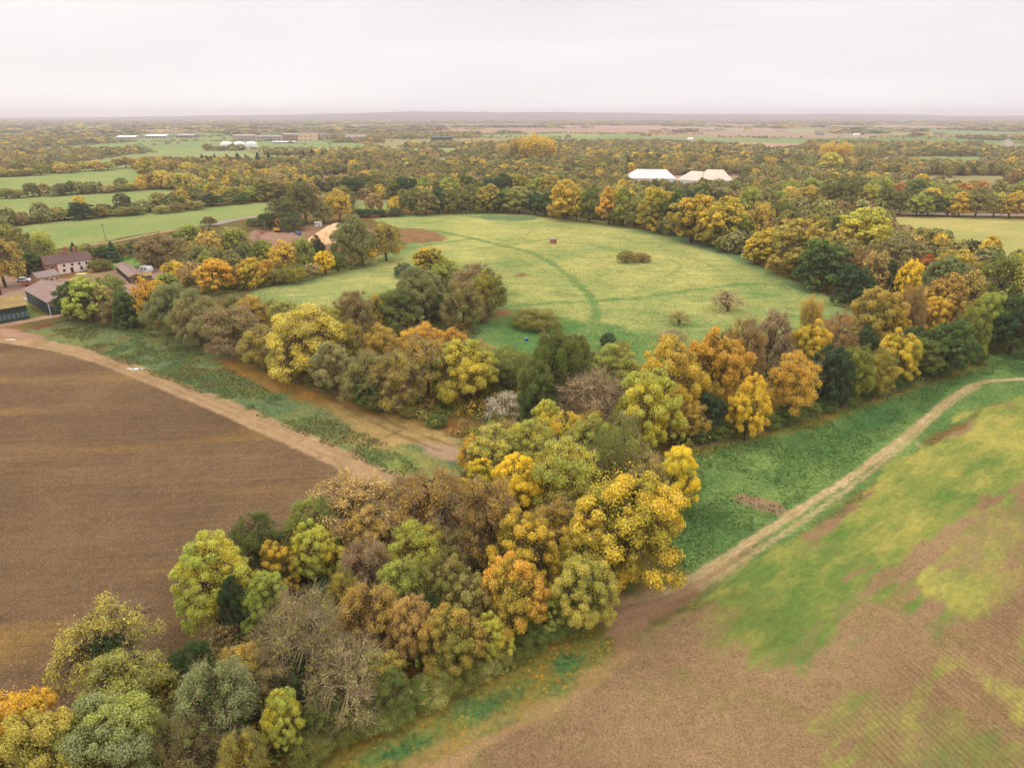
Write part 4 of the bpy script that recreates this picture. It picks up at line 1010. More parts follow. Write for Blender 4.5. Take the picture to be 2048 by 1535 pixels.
# ---- belt on the right of the meadow (near part)
group_trees('in the right belt above fallen leaves', [
 (1333, 850, 678, 118, 'dome', 'amber', 'gold', 'large orange-brown domed tree right of the belt junction'),
 (1425, 832, 656, 112, 'dome', 'orange', 'olive', 'large burnt orange domed tree, second right of the junction'),
 (1290, 905, 742, 122, 'dome', 'yg', 'gold', 'big lime and yellow tree at the point where the belts meet'),
 (1412, 868, 786, 66, 'maple', 'bgr', 'dgr', 'small blue-green tree under the burnt orange one'),
 (1375, 880, 800, 70, 'airy', 'amber', 'gold'),
 (1490, 880, 748, 78, 'maple', 'gold', 'gold', 'vivid yellow cone topped tree above the leaf strip'),
 (1575, 838, 702, 96, 'airy', 'orange', 'gold', 'orange-gold tree with a broad crown above the fence line'),
 (1478, 770, 638, 74, 'thin', 'brown', 'amber'), (1532, 752, 620, 80, 'thin', 'pink', 'brown', 'bare looking brown tree behind the burnt orange trees'),
 (1605, 755, 640, 74, 'dome', 'gold', 'olive'), (1650, 812, 690, 76, 'dome', 'bgr', 'dgr', 'dark blue-green dense tree above the fence line'),
 (1618, 812, 735, 52, 'maple', 'bgr', 'grn'), (1662, 728, 618, 66, 'thin', 'rust', 'tan'), (1616, 668, 590, 42, 'column', 'amber', 'olive'),
 (1695, 802, 692, 68, 'dome', 'ogr', 'yg'), (1225, 780, 690, 88, 'airy', 'yg', 'olive'), (1172, 760, 698, 50, 'thin', 'kha', 'brown'), (1265, 770, 722, 44, 'airy', 'rust', 'yg')],
 'trees of the right belt')
group_trees('in the right belt before the pale field', [
 (1738, 700, 576, 104, 'dome', 'amber', 'olive', 'broad golden brown dome at the meadow corner of the right belt'),
 (1768, 705, 612, 64, 'dome', 'gold', 'amber'), (1800, 690, 570, 60, 'airy', 'brown', 'amber'),
 (1868, 668, 546, 86, 'dome', 'amber', 'brown', 'tall brown-orange dome right of the bright yellow tree'),
 (1858, 680, 592, 60, 'dome', 'gold', 'orange'), (1915, 648, 540, 72, 'airy', 'amber', 'grn'),
 (1805, 608, 518, 48, 'maple', 'bright', 'bright', 'vivid lemon yellow tree standing out in the right belt'),
 (1845, 560, 508, 34, 'maple', 'red', 'red', 'small dark red tree at the back of the right belt'),
 (1885, 590, 513, 84, 'willow', 'gry', 'grn'), (1905, 565, 497, 70, 'airy', 'gold', 'olive'), (1795, 548, 470, 88, 'thin', 'kha', 'olive'),
 (1780, 770, 660, 78, 'dome', 'gold', 'grn', 'golden green tree just above the grass strip on the right'),
 (1808, 740, 650, 48, 'maple', 'bgr', 'grn'), (1880, 745, 638, 104, 'dome', 'grn', 'dgr', 'dark green tree bulging over the grass strip at right'),
 (1835, 755, 675, 60, 'dome', 'grn', 'olive'),
 (1725, 720, 652, 42, 'maple', 'bgr', 'grn'), (1745, 790, 695, 66, 'airy', 'ogr', 'gold'), (1930, 720, 600, 60, 'dome', 'ogr', 'yg')], 'trees of the right belt')
group_trees('in the belt at the right edge', [
 (1985, 625, 505, 84, 'airy', 'grn', 'yg', 'airy green tree by the pale field at the right edge'),
 (2035, 630, 500, 66, 'column', 'yel', 'olive', 'streaky pale yellow upright tree cut by the right edge'),
 (1962, 700, 583, 66, 'dome', 'yg', 'grn'), (2018, 708, 580, 100, 'dome', 'dgr', 'grn', 'very dark green dense tree at the right edge above the track'),
 (2075, 690, 560, 80, 'dome', 'grn', 'dgr'), (1945, 610, 520, 50, 'thin', 'olive', 'gold')], 'trees of the right belt')
# ---- belt on the far right side of the meadow
group_trees('in the far right meadow edge row', [
 (1130, 440, 360, 64, 'dome', 'amber', 'gold'), (1152, 443, 372, 40, 'dome', 'gold', 'olive'), (1178, 445, 376, 44, 'dome', 'grn', 'olive'), (1217, 450, 373, 46, 'dome', 'orange', 'olive'),
 (1243, 453, 375, 40, 'dome', 'ogr', 'yg'), (1268, 455, 392, 40, 'airy', 'kha', 'olive'), (1310, 463, 375, 66, 'dome', 'gold', 'grn'), (1345, 466, 380, 50, 'dome', 'grn', 'dgr'),
 (1382, 484, 389, 76, 'dome', 'gold', 'dgr'), (1445, 495, 394, 88, 'dome', 'gold', 'grn', 'large two toned gold and green tree on the far right meadow edge'),
 (1415, 492, 420, 54, 'dome', 'amber', 'olive'), (1478, 500, 430, 46, 'dome', 'grn', 'yg')], 'trees along the far right meadow edge')
group_trees('in the thick bend of the right belt', [
 (1515, 500, 404, 60, 'airy', 'amber', 'gold'), (1522, 530, 455, 70, 'dome', 'gold', 'olive'), (1590, 553, 441, 108, 'dome', 'amber', 'olive', 'wide brown-gold dome in the belt right of the meadow'),
 (1552, 530, 450, 60, 'airy', 'yel', 'grn'), (1638, 578, 480, 86, 'dome', 'grn', 'dgr', 'wide dark green dome right of the brown-gold one'), (1560, 462, 400, 70, 'willow', 'ogr', 'gry'), (1495, 440, 373, 52, 'airy', 'yg', 'olive'),
 (1620, 500, 425, 60, 'airy', 'olive', 'gold'), (1715, 510, 416, 98, 'dome', 'yg', 'gold', 'wide yellow-green dome bordering the pale right field'), (1662, 490, 430, 52, 'dome', 'bgr', 'grn'),
 (1742, 598, 500, 62, 'airy', 'peach', 'grn'), (1700, 580, 492, 50, 'airy', 'brown', 'amber'), (1697, 612, 530, 66, 'dome', 'bgr', 'dgr'), (1772, 600, 520, 40, 'dome', 'dgr'),
 (1755, 520, 455, 50, 'dome', 'grn', 'gold')], 'trees of the right belt')
# ---- bushes standing alone in the meadow
group_trees('standing alone in the meadow', [
 (1070, 655, 620, 86, 'bush', 'olive', 'brown', 'big bramble mound alone in the near part of the meadow'),
 (1252, 525, 501, 34, 'bush', 'olive', 'brown', 'left one of two brown bushes close together in the meadow'),
 (1283, 524, 505, 30, 'bush', 'brown', 'dgr', 'right one of two dark bushes close together in the meadow'),
 (1357, 649, 623, 38, 'scrub', 'brown', 'olive', 'single round brown thorn bush near the burnt orange trees'),
 (1452, 622, 583, 58, 'scrub', 'pink', 'tan', 'pale leafless thorn bush with a dark ivy clump, right part of the meadow'),
 (1447, 615, 582, 13, 'bush', 'dgr', 'small dark ivy clump at the left of the pale thorn bush'),
 (1215, 700, 666, 30, 'bush', 'bgr', 'dgr', 'small dark holly bush at the near meadow edge'),
 (1240, 712, 680, 38, 'bush', 'olive', 'gold', 'olive bush right behind the dark holly at the near meadow edge'),
 (1345, 700, 655, 56, 'scrub', 'pink', 'olive', 'dull brown scrub bush at the meadow edge behind the orange-brown dome')], None)
# ---- grove between farm, building site and meadow
group_trees('in the grove between farm and meadow', [
 (435, 582, 516, 62, 'maple', 'orange', 'gold', 'orange and gold tree at the meadow edge, left of the two bright ones'),
 (507, 576, 515, 52, 'maple', 'orange', 'yg', 'orange topped yellow tree at the meadow edge, right of the two bright ones'),
 (653, 550, 501, 40, 'maple', 'bright', 'gold', 'small vivid yellow tree right of the mixed grove front'),
 (710, 532, 428, 76, 'willow', 'gry', 'olive', 'tall grey-green willow in front of the sand heap'),
 (773, 522, 444, 60, 'airy', 'kha', 'gold', 'loose golden olive tree at the end of the grove by the brown weeds'),
 (726, 532, 484, 52, 'airy', 'gold', 'grn'), (385, 500, 448, 52, 'airy', 'yg', 'grn'), (430, 510, 462, 34, 'maple', 'gold', 'yg'), (475, 515, 454, 58, 'airy', 'yg', 'olive'),
 (495, 532, 484, 42, 'willow', 'gry', 'grn'), (530, 535, 478, 42, 'dome', 'ogr', 'yg'), (572, 550, 480, 58, 'airy', 'gold', 'kha'), (612, 545, 474, 42, 'airy', 'yg', 'ogr'),
 (638, 530, 470, 32, 'dome', 'dgr', 'brown')], 'trees of the mixed grove by the farm')
group_trees('along the ditch at the meadow edge', [
 (550, 570, 538, 44, 'bush', 'olive', 'brown'), (590, 566, 528, 44, 'bush', 'ogr', 'gold'), (625, 558, 526, 40, 'scrub', 'tan', 'olive'), (677, 545, 503, 30, 'bush', 'grn'),
 (535, 545, 518, 24, 'bush', 'orange', 'gold'), (470, 575, 530, 46, 'scrub', 'brown', 'olive'), (385, 570, 522, 40, 'scrub', 'tan', 'gold'), (700, 540, 505, 30, 'scrub', 'kha')],
 'bushes along the small ditch')
group_trees('in the back of the farm grove', [
 (405, 540, 490, 52, 'willow', 'gry', 'olive'), (465, 545, 500, 42, 'willow', 'gry', 'kha'), (360, 505, 462, 44, 'airy', 'grn', 'yg'), (350, 560, 520, 40, 'airy', 'gold', 'yg'),
 (600, 525, 480, 40, 'airy', 'olive', 'gold'), (420, 545, 500, 36, 'airy', 'yg', 'olive'), (445, 545, 495, 36, 'airy', 'kha', 'olive')], 'trees of the mixed grove by the farm')
group_trees('behind the building site', [
 (570, 455, 393, 56, 'airy', 'ogr', 'dgr', 'olive tree with dark ivy left of the pair behind the building site'),
 (613, 448, 363, 62, 'airy', 'olive', 'dgr', 'tall olive tree behind the excavator and truck'),
 (680, 443, 378, 52, 'airy', 'gold', 'kha', 'golden round tree alone behind the sand heap'),
 (648, 448, 400, 40, 'airy', 'kha', 'olive'), (540, 458, 425, 44, 'bush', 'dgr', 'grn'), (585, 462, 432, 50, 'bush', 'dgr', 'olive'), (510, 452, 436, 30, 'bush', 'grn', 'dgr'),
 (420, 452, 432, 30, 'airy', 'ogr', 'kha')], 'trees behind the building site')
# ---- farm
group_trees('around the farmhouse', [
 (14, 535, 440, 84, 'airy', 'olive', 'yg', 'tall olive tree at the left edge above the farmhouse'),
 (12, 575, 474, 86, 'airy', 'amber', 'olive', 'broad orange-olive tree at the left edge beside the farmhouse'),
 (62, 548, 498, 50, 'dome', 'grn', 'dgr'), (93, 520, 459, 38, 'column', 'yg', 'olive', 'yellow-green upright tree behind the farmhouse roof'),
 (148, 502, 484, 12, 'conifer', 'dgr', 'tiny dark conifer just behind the farmhouse chimneys'),
 (229, 524, 482, 23, 'conifer', 'bgr', 'dark blue-green fir on the garden lawn'),
 (182, 520, 486, 40, 'airy', 'kha', 'olive'), (208, 522, 492, 30, 'dome', 'grn', 'dgr'), (245, 518, 488, 30, 'airy', 'olive', 'brown'), (273, 512, 481, 30, 'dome', 'dgr', 'grn'),
 (203, 540, 518, 42, 'bush', 'ogr', 'brown', 'rounded bush against the right end of the farmhouse'),
 (162, 541, 526, 16, 'bush', 'grn', 'tan', 'climbing shrub against the white farmhouse front'),
 (328, 535, 467, 80, 'thin', 'brown', 'olive', 'wide brown-olive tree by the white caravan'), (300, 530, 512, 26, 'bush', 'dgr', 'olive'),
 (363, 562, 524, 30, 'maple', 'gold', 'yel')], 'trees around the farmhouse')
group_trees('in the row in front of the barns', [
 (150, 640, 563, 48, 'dome', 'grn', 'dgr', 'green tree touching the end of the brown roofed barn'),
 (187, 645, 556, 74, 'maple', 'yg', 'grn', 'yellow-green tree in front of the barns'), (215, 645, 572, 56, 'airy', 'tan', 'olive'), (225, 610, 552, 60, 'bush', 'ogr', 'grn'),
 (267, 655, 583, 60, 'dome', 'grn', 'dgr', 'dark green rounded tree left of the orange one in front of the yard'),
 (303, 655, 553, 48, 'airy', 'orange', 'gold', 'slim orange tree between the dark green tree and the willows'), (338, 580, 545, 36, 'maple', 'yg', 'grn'), (240, 650, 600, 50, 'thin', 'brown', 'olive'),
 (320, 600, 560, 40, 'maple', 'gold', 'orange')], 'trees in front of the barns')
# ---- rows of trees and bushes further away
group_trees('on the upper left pasture hedge', [
 (14, 397, 376, 26, 'bush', 'olive', 'dgr'), (36, 396, 379, 34, 'bush', 'olive', 'brown'), (120, 390, 373, 18, 'bush', 'yg', 'grn'), (133, 388, 372, 14, 'bush', 'dgr'),
 (147, 388, 361, 22, 'airy', 'grn', 'dgr'), (172, 387, 367, 20, 'airy', 'ogr', 'grn'), (203, 385, 362, 8, 'column', 'grn', 'dgr'), (227, 384, 372, 22, 'bush', 'grn', 'dgr'),
 (256, 382, 369, 28, 'bush', 'olive', 'grn'), (310, 378, 365, 11, 'bush', 'dgr')], 'hedge plants between the left pastures')
group_trees('on the lower left pasture hedge', [
 (11, 443, 427, 12, 'conifer', 'dgr'), (45, 446, 432, 36, 'bush', 'olive', 'grn'), (72, 444, 433, 24, 'bush', 'ogr'), (98, 442, 415, 34, 'airy', 'amber', 'olive'), (130, 440, 417, 30, 'airy', 'yg', 'olive'),
 (165, 439, 404, 42, 'dome', 'bgr', 'dgr', 'dark blue-green clump, tallest plant on the lower left pasture hedge'), (200, 436, 412, 28, 'dome', 'amber', 'dgr'),
 (248, 432, 413, 34, 'bush', 'olive', 'brown'), (272, 430, 412, 32, 'bush', 'ogr', 'brown'), (325, 427, 410, 30, 'bush', 'kha', 'olive'), (355, 424, 405, 28, 'bush', 'brown', 'olive'), (390, 419, 401, 36, 'bush', 'kha', 'brown'),
 (424, 412, 387, 42, 'dome', 'dgr', 'grn'), (455, 410, 395, 24, 'bush', 'olive'), (482, 408, 388, 34, 'dome', 'grn', 'dgr')], 'hedge plants between the left pastures')
def row(where, path, n, hpx, wpx, kinds, cols, group=None, seed=1, jit=3):
    rg = np.random.default_rng(seed); pts = np.asarray(path, float)
    seg = np.r_[0, np.cumsum(np.hypot(*np.diff(pts, axis=0).T))]
    it = []
    for k in range(n):
        t_ = (k + .5 + rg.uniform(-.25, .25)) / n * seg[-1]
        xx = np.interp(t_, seg, pts[:, 0]); yy = np.interp(t_, seg, pts[:, 1]) + rg.uniform(-jit, jit) * .5
        h_ = rg.uniform(*hpx); c1, c2 = cols[rg.integers(len(cols))]
        it.append((xx, yy, yy - h_, rg.uniform(*wpx), kinds[rg.integers(len(kinds))], c1, c2))
    group_trees(where, it, group or 'trees ' + where)
AUT = [('gold', 'olive'), ('amber', 'olive'), ('kha', 'gold'), ('olive', 'yg'), ('yg', 'grn'), ('ogr', 'gold'), ('yel', 'olive'), ('yel', 'amber')]
GRN = [('grn', 'dgr'), ('olive', 'grn'), ('ogr', 'olive'), ('dgr', 'grn'), ('yg', 'grn'), ('bgr', 'dgr'), ('kha', 'olive'), ('amber', 'grn')]
row('in the row at the left pasture ends', [(292, 352), (320, 376), (400, 384), (440, 400), (500, 402)], 12, (28, 40), (30, 42), ['dome', 'airy'], AUT, None, 11)
row('in the second row behind the left pasture ends', [(290, 335), (350, 352), (430, 365), (500, 380)], 11, (24, 34), (30, 40), ['airy', 'dome'], AUT, None, 12)
row('in the row above the left pastures', [(-10, 354), (80, 350), (180, 342), (285, 334)], 14, (14, 24), (20, 32), ['airy', 'dome'], AUT, None, 13)
row('in the row closing the far meadow edge', [(815, 430), (860, 429), (930, 425), (1000, 424), (1060, 428), (1100, 433)], 12, (44, 58), (38, 54), ['dome', 'airy', 'dome'], GRN, None, 14)
row('in the second row behind the far meadow edge', [(780, 402), (900, 405), (1000, 404), (1110, 408)], 12, (44, 60), (36, 52), ['dome', 'airy'], GRN, None, 15)
row('in the wood left of the lamps', [(505, 404), (560, 398), (640, 400), (700, 392), (780, 392)], 13, (34, 50), (30, 44), ['dome', 'airy'], GRN, None, 16)
row('in the hedge left of the meadow corner', [(700, 433), (750, 436), (800, 431)], 6, (12, 20), (18, 26), ['bush'], [('dgr', 'grn'), ('olive', 'dgr')], 'low hedge bushes', 17)
row('in the row behind the pale right field', [(1600, 418), (1700, 422), (1830, 432), (1950, 434), (2060, 436)], 15, (44, 62), (34, 54), ['airy', 'dome', 'airy'], [('yg', 'grn'), ('kha', 'olive'), ('amber', 'gold'), ('dgr', 'grn'), ('olive', 'dgr'), ('yg', 'gold')], None, 18)
row('in the second row beyond the right lamps', [(1560, 402), (1680, 404), (1800, 408), (1900, 410), (2050, 414)], 14, (40, 55), (34, 50), ['airy', 'dome'], [('ogr', 'grn'), ('kha', 'olive'), ('rust', 'amber'), ('dgr', 'grn'), ('yg', 'grn')], None, 19)
row('in the row below the white roofs', [(1120, 410), (1220, 412), (1320, 415), (1420, 420), (1500, 425), (1580, 430)], 14, (40, 52), (34, 48), ['dome', 'airy'], GRN + AUT[:3], None, 20)
group_trees('in the distant dark evergreen line', [(x_, yb_, yt_, w_, 'conifer', 'dgr') for x_, yb_, yt_, w_ in
 ((405, 322, 308, 9), (430, 320, 306, 7), (455, 328, 308, 14), (477, 328, 305, 15), (494, 332, 308, 12), (518, 335, 303, 14), (540, 335, 304, 14), (558, 329, 308, 10), (583, 331, 310, 10), (609, 327, 301, 13), (626, 326, 296, 12), (645, 320, 303, 10), (1432, 318, 293, 11))],
 'dark evergreens in the middle distance')
group_trees('in the distant golden poplar clumps', [
 (1035, 330, 275, 44, 'column', 'amber', 'olive'), (1062, 332, 266, 46, 'column', 'gold', 'olive'), (1092, 328, 272, 42, 'column', 'gold', 'kha'), (1012, 322, 285, 34, 'column', 'amber', 'kha'),
 (1652, 328, 284, 28, 'column', 'gold', 'kha'), (1680, 328, 283, 28, 'column', 'gold', 'amber'), (1716, 325, 286, 26, 'column', 'kha', 'gold'), (1733, 326, 287, 22, 'column', 'kha', 'gold'),
 (1656, 345, 305, 42, 'dome', 'yg', 'gold')], 'golden poplars in the middle distance')

# ---- everything further: wooded land nobody could count
def cls_at(X, Y):
    ix = np.clip(np.searchsorted(GZ[0], X), 0, len(GZ[0]) - 1); iy = np.clip(np.searchsorted(GZ[1], Y), 0, len(GZ[1]) - 1)
    return cls.reshape(ny_, nx_)[iy, ix]
def mass(name, pts, rad, hgt, cols, nq, qs, seed, label, cat, mat=MLEAF, low=0.0, asp=.62):
    """one merged mesh of leaf-clump crowns"""
    rg = np.random.default_rng(seed); n = len(pts)
    k = nq
    var = []
    for _ in range(8):
        d = unit(rg.normal(size=(k, 3)) + [0, 0, .35]); e_ = irregular(d, rg, .16)
        c = d * (e_ * (.80 + .22 * rg.random(k)))[:, None]
        nrm = unit(d + rg.normal(size=(k, 3)) * .45); V_, F_ = quads(c, nrm, qs * (.7 + .6 * rg.random(k)), rg, asp)
        var.append((V_, np.repeat(rg.uniform(.72, 1.25, k), 4)))
    vi = rg.integers(8, size=n)
    out_v = np.zeros((n, 4 * k, 3), np.float32); out_c = np.zeros((n, 4 * k, 3), np.float32)
    for q in range(8):
        m_ = vi == q
        if not m_.any(): continue
        V_, sh = var[q]; mm = int(m_.sum()); th = rg.random(mm) * 2 * pi
        cs, sn = np.cos(th)[:, None], np.sin(th)[:, None]
        X_ = V_[None, :, 0] * cs - V_[None, :, 1] * sn; Y_ = V_[None, :, 0] * sn + V_[None, :, 1] * cs
        r_ = rad[m_][:, None]; h_ = hgt[m_][:, None]
        out_v[m_, :, 0] = pts[m_, 0][:, None] + X_ * r_; out_v[m_, :, 1] = pts[m_, 1][:, None] + Y_ * r_
        out_v[m_, :, 2] = np.maximum(h_ * (.5 + low) + V_[None, :, 2] * h_ * .5, -.1)
        out_c[m_] = cols[m_][:, None, :] * sh[None, :, None]
    V_ = out_v.reshape(-1, 3); F_ = np.arange(len(V_)).reshape(-1, 4)
    me = mk(name, V_, F_, mat, False, {'tint': out_c.reshape(-1, 3)})
    return me
TX = np.array([(a, b, c) for a, b, c in TREES_XY])
def grid_pts(d0, d1, step, seed, half=radians(47)):
    rg = np.random.default_rng(seed)
    xs = np.arange(-d1, d1, step); ys = np.arange(d0 * .6, d1, step)
    A_, B_ = np.meshgrid(xs, ys); A_ = A_.ravel() + rg.uniform(-.45, .45, A_.size) * step; B_ = B_.ravel() + rg.uniform(-.45, .45, B_.size) * step
    dd = np.hypot(A_, B_); m_ = (dd > d0) & (dd < d1) & (np.abs(np.arctan2(A_, B_)) < half)
    return A_[m_], B_[m_], rg
PALF = np.array([np.array(lin(CC[c_])) * .58 + .42 * np.array(lin((128, 112, 74))) for c_ in ('olive', 'kha', 'ogr', 'amber', 'olive', 'grn', 'dgr', 'olive', 'brown', 'gry', 'ogr', 'gold', 'kha', 'tan', 'grn', 'amber')]) * LG
def pick_cols(A_, B_, rg, gain=1.0):
    t_ = (vn(A_ / 45, B_ / 45, 500) * .8 + rg.random(len(A_)) * .9) / 1.7
    return PALF[np.clip((t_ * 1.3 - .15) * 16, 0, 15).astype(int)] * gain * rg.uniform(.85, 1.15, (len(A_), 1))
def far_filter(A_, B_, rg, woodp):
    h, e_ = woodcell(A_, B_); d_ = np.hypot(A_, B_)
    wood = ((h * 7.13 % 1) < woodp(d_, A_)) | (vn(A_ / 170, B_ / 120, 77) > .78)
    keep = wood | (e_ < 7 + d_ * .002) | (rg.random(len(A_)) < .02)
    keep |= d_ < 640
    for q_ in ([(1540, 352), (2048, 352), (2100, 296), (1640, 296)], [(900, 345), (1560, 345), (1560, 318), (900, 300)]):
        keep |= (sdf(A_, B_, W(q_)) > 0) & (vn(A_ / 60, B_ / 60, 88) > .28)
    c_ = cls_at(A_, B_); keep &= (c_ == 0)
    global HEDGE
    HEDGE = keep & ~wood & (d_ >= 640)
    return keep
# beyond what stands as single trees
parts_ = []
A_, B_, rg = grid_pts(300, 900, 8.6, 31)
k_ = far_filter(A_, B_, rg, lambda d, a: .6 + .2 * (a < -100))
tooN = np.zeros(len(A_), bool)
for s_ in range(0, len(A_), 4000):
    e_ = slice(s_, s_ + 4000)
    tooN[e_] = (np.hypot(A_[e_, None] - TX[None, :, 0], B_[e_, None] - TX[None, :, 1]) < TX[None, :, 2] * .8 + 1.5).any(1)
k_ &= ~tooN
# keep the sightlines over open land, the road, the farm and the works free
OPEN = [W(q) for q in ([(-300, 600), (330, 560), (360, 520), (540, 470), (600, 400), (440, 415), (100, 450), (-300, 470)], [(400, 400), (560, 400), (820, 440), (1100, 470), (1300, 500), (900, 560), (480, 560)],
        [(1235, 368), (1250, 350), (1480, 352), (1490, 378), (1400, 388), (1260, 385)], [(780, 409), (1000, 409), (1000, 396), (780, 396)], [(1490, 432), (2100, 440), (2100, 424), (1490, 414)],
        [(430, 286), (530, 286), (535, 298), (430, 299)], [(640, 352), (700, 350), (705, 405), (640, 405)], [(1090, 470), (1120, 430), (1100, 420), (800, 420), (790, 440)])]
for q in OPEN: k_ &= sdf(A_, B_, q) < 0
pts = np.stack([A_[k_], B_[k_]], 1); n_ = len(pts); print('mass near', n_)
col_ = pick_cols(pts[:, 0], pts[:, 1], rg)
rad_ = rg.uniform(3.6, 6.0, n_); h_ = rg.uniform(6.5, 13, n_) * (.75 + .5 * vn(pts[:, 0] / 60, pts[:, 1] / 60, 510))
parts_.append(mass('m', pts, rad_, h_, col_, 260, .21, 1, '', ''))
A_, B_, rg = grid_pts(900, 2300, 13.5, 32)
k_ = far_filter(A_, B_, rg, lambda d, a: np.where(d < 1150, .50, .20) + .24 * (a < -100))
pts = np.stack([A_[k_], B_[k_]], 1); n_ = len(pts); print('mass mid', n_)
hg = HEDGE[k_]; parts_.append(mass('m', pts, np.where(hg, .6, 1) * rg.uniform(5, 9, n_), np.where(hg, .45, 1) * rg.uniform(6, 12, n_), pick_cols(pts[:, 0], pts[:, 1], rg, .95), 70, .32, 2, '', ''))
A_, B_, rg = grid_pts(2300, 7600, 42, 33)
k_ = far_filter(A_, B_, rg, lambda d, a: np.where(d < 3300, .18, .40) + .25 * (a < -300))
pts = np.stack([A_[k_], B_[k_]], 1); n_ = len(pts); print('mass far', n_)
hg = HEDGE[k_]; parts_.append(mass('m', pts, rg.uniform(14, 34, n_), np.where(hg, .5, 1) * rg.uniform(7, 13, n_), pick_cols(pts[:, 0], pts[:, 1], rg, .85), 16, .62, 3, '', ''))
def join(name, mes, mat):
    Vs, Cs = [], []
    for me in mes:
        v = np.zeros(len(me.vertices) * 3, np.float32); me.vertices.foreach_get('co', v); Vs.append(v.reshape(-1, 3))
        c = np.zeros(len(me.vertices) * 4, np.float32); me.attributes['tint'].data.foreach_get('color', c); Cs.append(c.reshape(-1, 4)); bpy.data.meshes.remove(me)
    V_ = np.concatenate(Vs); return mk(name, V_, np.arange(len(V_)).reshape(-1, 4), mat, False, {'tint': np.concatenate(Cs)})
o = link('woodland', join('woodland', parts_, MLEAF))
tag(o, 'distant autumn woods and hedges spreading to the horizon beyond the meadow', 'woodland', None, 'stuff')
# ---- undergrowth beneath the belts
rg = np.random.default_rng(44)
cand = []
for a, b, r_ in TREES_XY:
    if math.hypot(a, b) > 330: continue
    k = int(4 + r_ * r_ * .75)
    th = rg.random(k) * 2 * pi; q = np.sqrt(rg.random(k)) * (r_ + .8)
    cand.append(np.stack([a + q * np.cos(th), b + q * np.sin(th)], 1))
pts = np.concatenate(cand)
belts = [[(0, 1560), (200, 1470), (420, 1300), (560, 1180), (700, 1110), (860, 1040), (960, 960), (1000, 900), (1300, 900), (1340, 950), (1240, 1140), (1180, 1225), (1000, 1330), (800, 1420), (560, 1520), (300, 1640), (0, 1700)],
         [(340, 640), (420, 690), (560, 745), (700, 800), (860, 850), (960, 900), (1100, 900), (1340, 900), (1340, 860), (1100, 760), (980, 740), (900, 700), (600, 670), (480, 620)],
         [(1300, 760), (1400, 740), (1600, 740), (1800, 690), (2060, 600), (2060, 690), (1930, 715), (1700, 800), (1500, 862), (1350, 895)]]
for q in belts:
    wp = W(q); lo = wp.min(0); hi = wp.max(0)
    s_ = 1.9; a_, b_ = np.meshgrid(np.arange(lo[0], hi[0], s_), np.arange(lo[1], hi[1], s_)); a_ = a_.ravel() + rg.uniform(-.8, .8, a_.size); b_ = b_.ravel() + rg.uniform(-.8, .8, b_.size)
    m_ = sdf(a_, b_, wp) > 0; m_ &= rg.random(len(a_)) < .35 + .55 * (vn(a_ / 7, b_ / 7, 600) > .4)
    pts = np.concatenate([pts, np.stack([a_[m_], b_[m_]], 1)])
pts = pts[cls_at(pts[:, 0], pts[:, 1]) == 0]
n_ = len(pts); print('undergrowth', n_)
PU = np.array([lin(CC[c_]) for c_ in ('grn', 'dgr', 'olive', 'brown', 'ogr', 'kha', 'amber', 'dgr', 'grn')]) * LG
uc = PU[(np.clip(vn(pts[:, 0] / 9, pts[:, 1] / 9, 610) * .7 + rg.random(n_) * .3, 0, .999) * 9).astype(int)]
um = mass('undergrowth', pts, rg.uniform(.9, 1.8, n_), rg.uniform(.6, 3.4, n_), uc, 80, .17, 5, '', '', low=-.1)
tag(link('undergrowth', um), 'brambles nettles and low scrub filling the ground under the tree belts', 'undergrowth', None, 'stuff')
# ---- tall weeds on the left verge and tussocks of the right strip
def weeds(name, poly, n, hmax, cols, lab, seed, avoid=None, w=.16):
    rg = np.random.default_rng(seed); wp = W(poly); lo, hi = wp.min(0), wp.max(0)
    a_ = rg.uniform(lo[0], hi[0], n * 3); b_ = rg.uniform(lo[1], hi[1], n * 3); m_ = sdf(a_, b_, wp) > 0
    m_ &= vn(a_ / 3.5, b_ / 3.5, seed) + .5 * vn(a_ / 14, b_ / 14, seed + 1) > .62
    a_, b_ = a_[m_][:n], b_[m_][:n]; k = len(a_)
    c = np.stack([a_, b_, hmax * rg.uniform(.15, .55, k)], 1); nr = unit(np.stack([rg.normal(size=k), rg.normal(size=k), rg.uniform(.1, .9, k)], 1))
    V_, F_ = quads(c, nr, w * rg.uniform(.7, 1.6, k), rg, .8)
    P_ = np.array([lin(q) for q in cols]) * .95
    cc_ = P_[(np.clip(vn(a_ / 5, b_ / 5, seed + 2) * .8 + rg.random(k) * .25, 0, .999) * len(cols)).astype(int)] * rg.uniform(.8, 1.2, (k, 1))
    tag(link(name, mk(name, V_, F_, MLEAF, False, {'tint': np.repeat(cc_, 4, 0)})), lab, 'weeds', None, 'stuff')
weeds('tall_weeds', [(100, 660), (230, 648), (370, 685), (470, 745), (600, 815), (700, 858), (780, 890), (850, 950), (840, 980), (740, 932), (600, 868), (400, 787), (200, 710)], 34000, .9,
      [(86, 120, 84), (104, 126, 74), (126, 134, 74), (96, 112, 62), (128, 104, 66), (110, 130, 70)], 'nettles and tall weeds on the verge beside the left dirt track', 71)
weeds('grass_tussocks', [(1340, 960), (1380, 905), (1600, 850), (1900, 745), (2060, 700), (2060, 745), (1930, 755), (1800, 860), (1600, 1000), (1450, 1105), (1300, 1170), (1260, 1140)], 30000, .5,
      [(88, 120, 66), (100, 128, 70), (116, 138, 76), (80, 112, 64)], 'dark green grass tussocks on the strip above the right dirt track', 81, w=.14)
weeds('meadow_bents', [(960, 500), (1100, 445), (1300, 480), (1560, 560), (1660, 620), (1450, 690), (1200, 690), (1000, 600)], 26000, .5,
      [(196, 188, 128), (184, 178, 112), (164, 168, 100), (200, 190, 130)], 'dry pale grass stems across the central meadow', 91, w=.15)

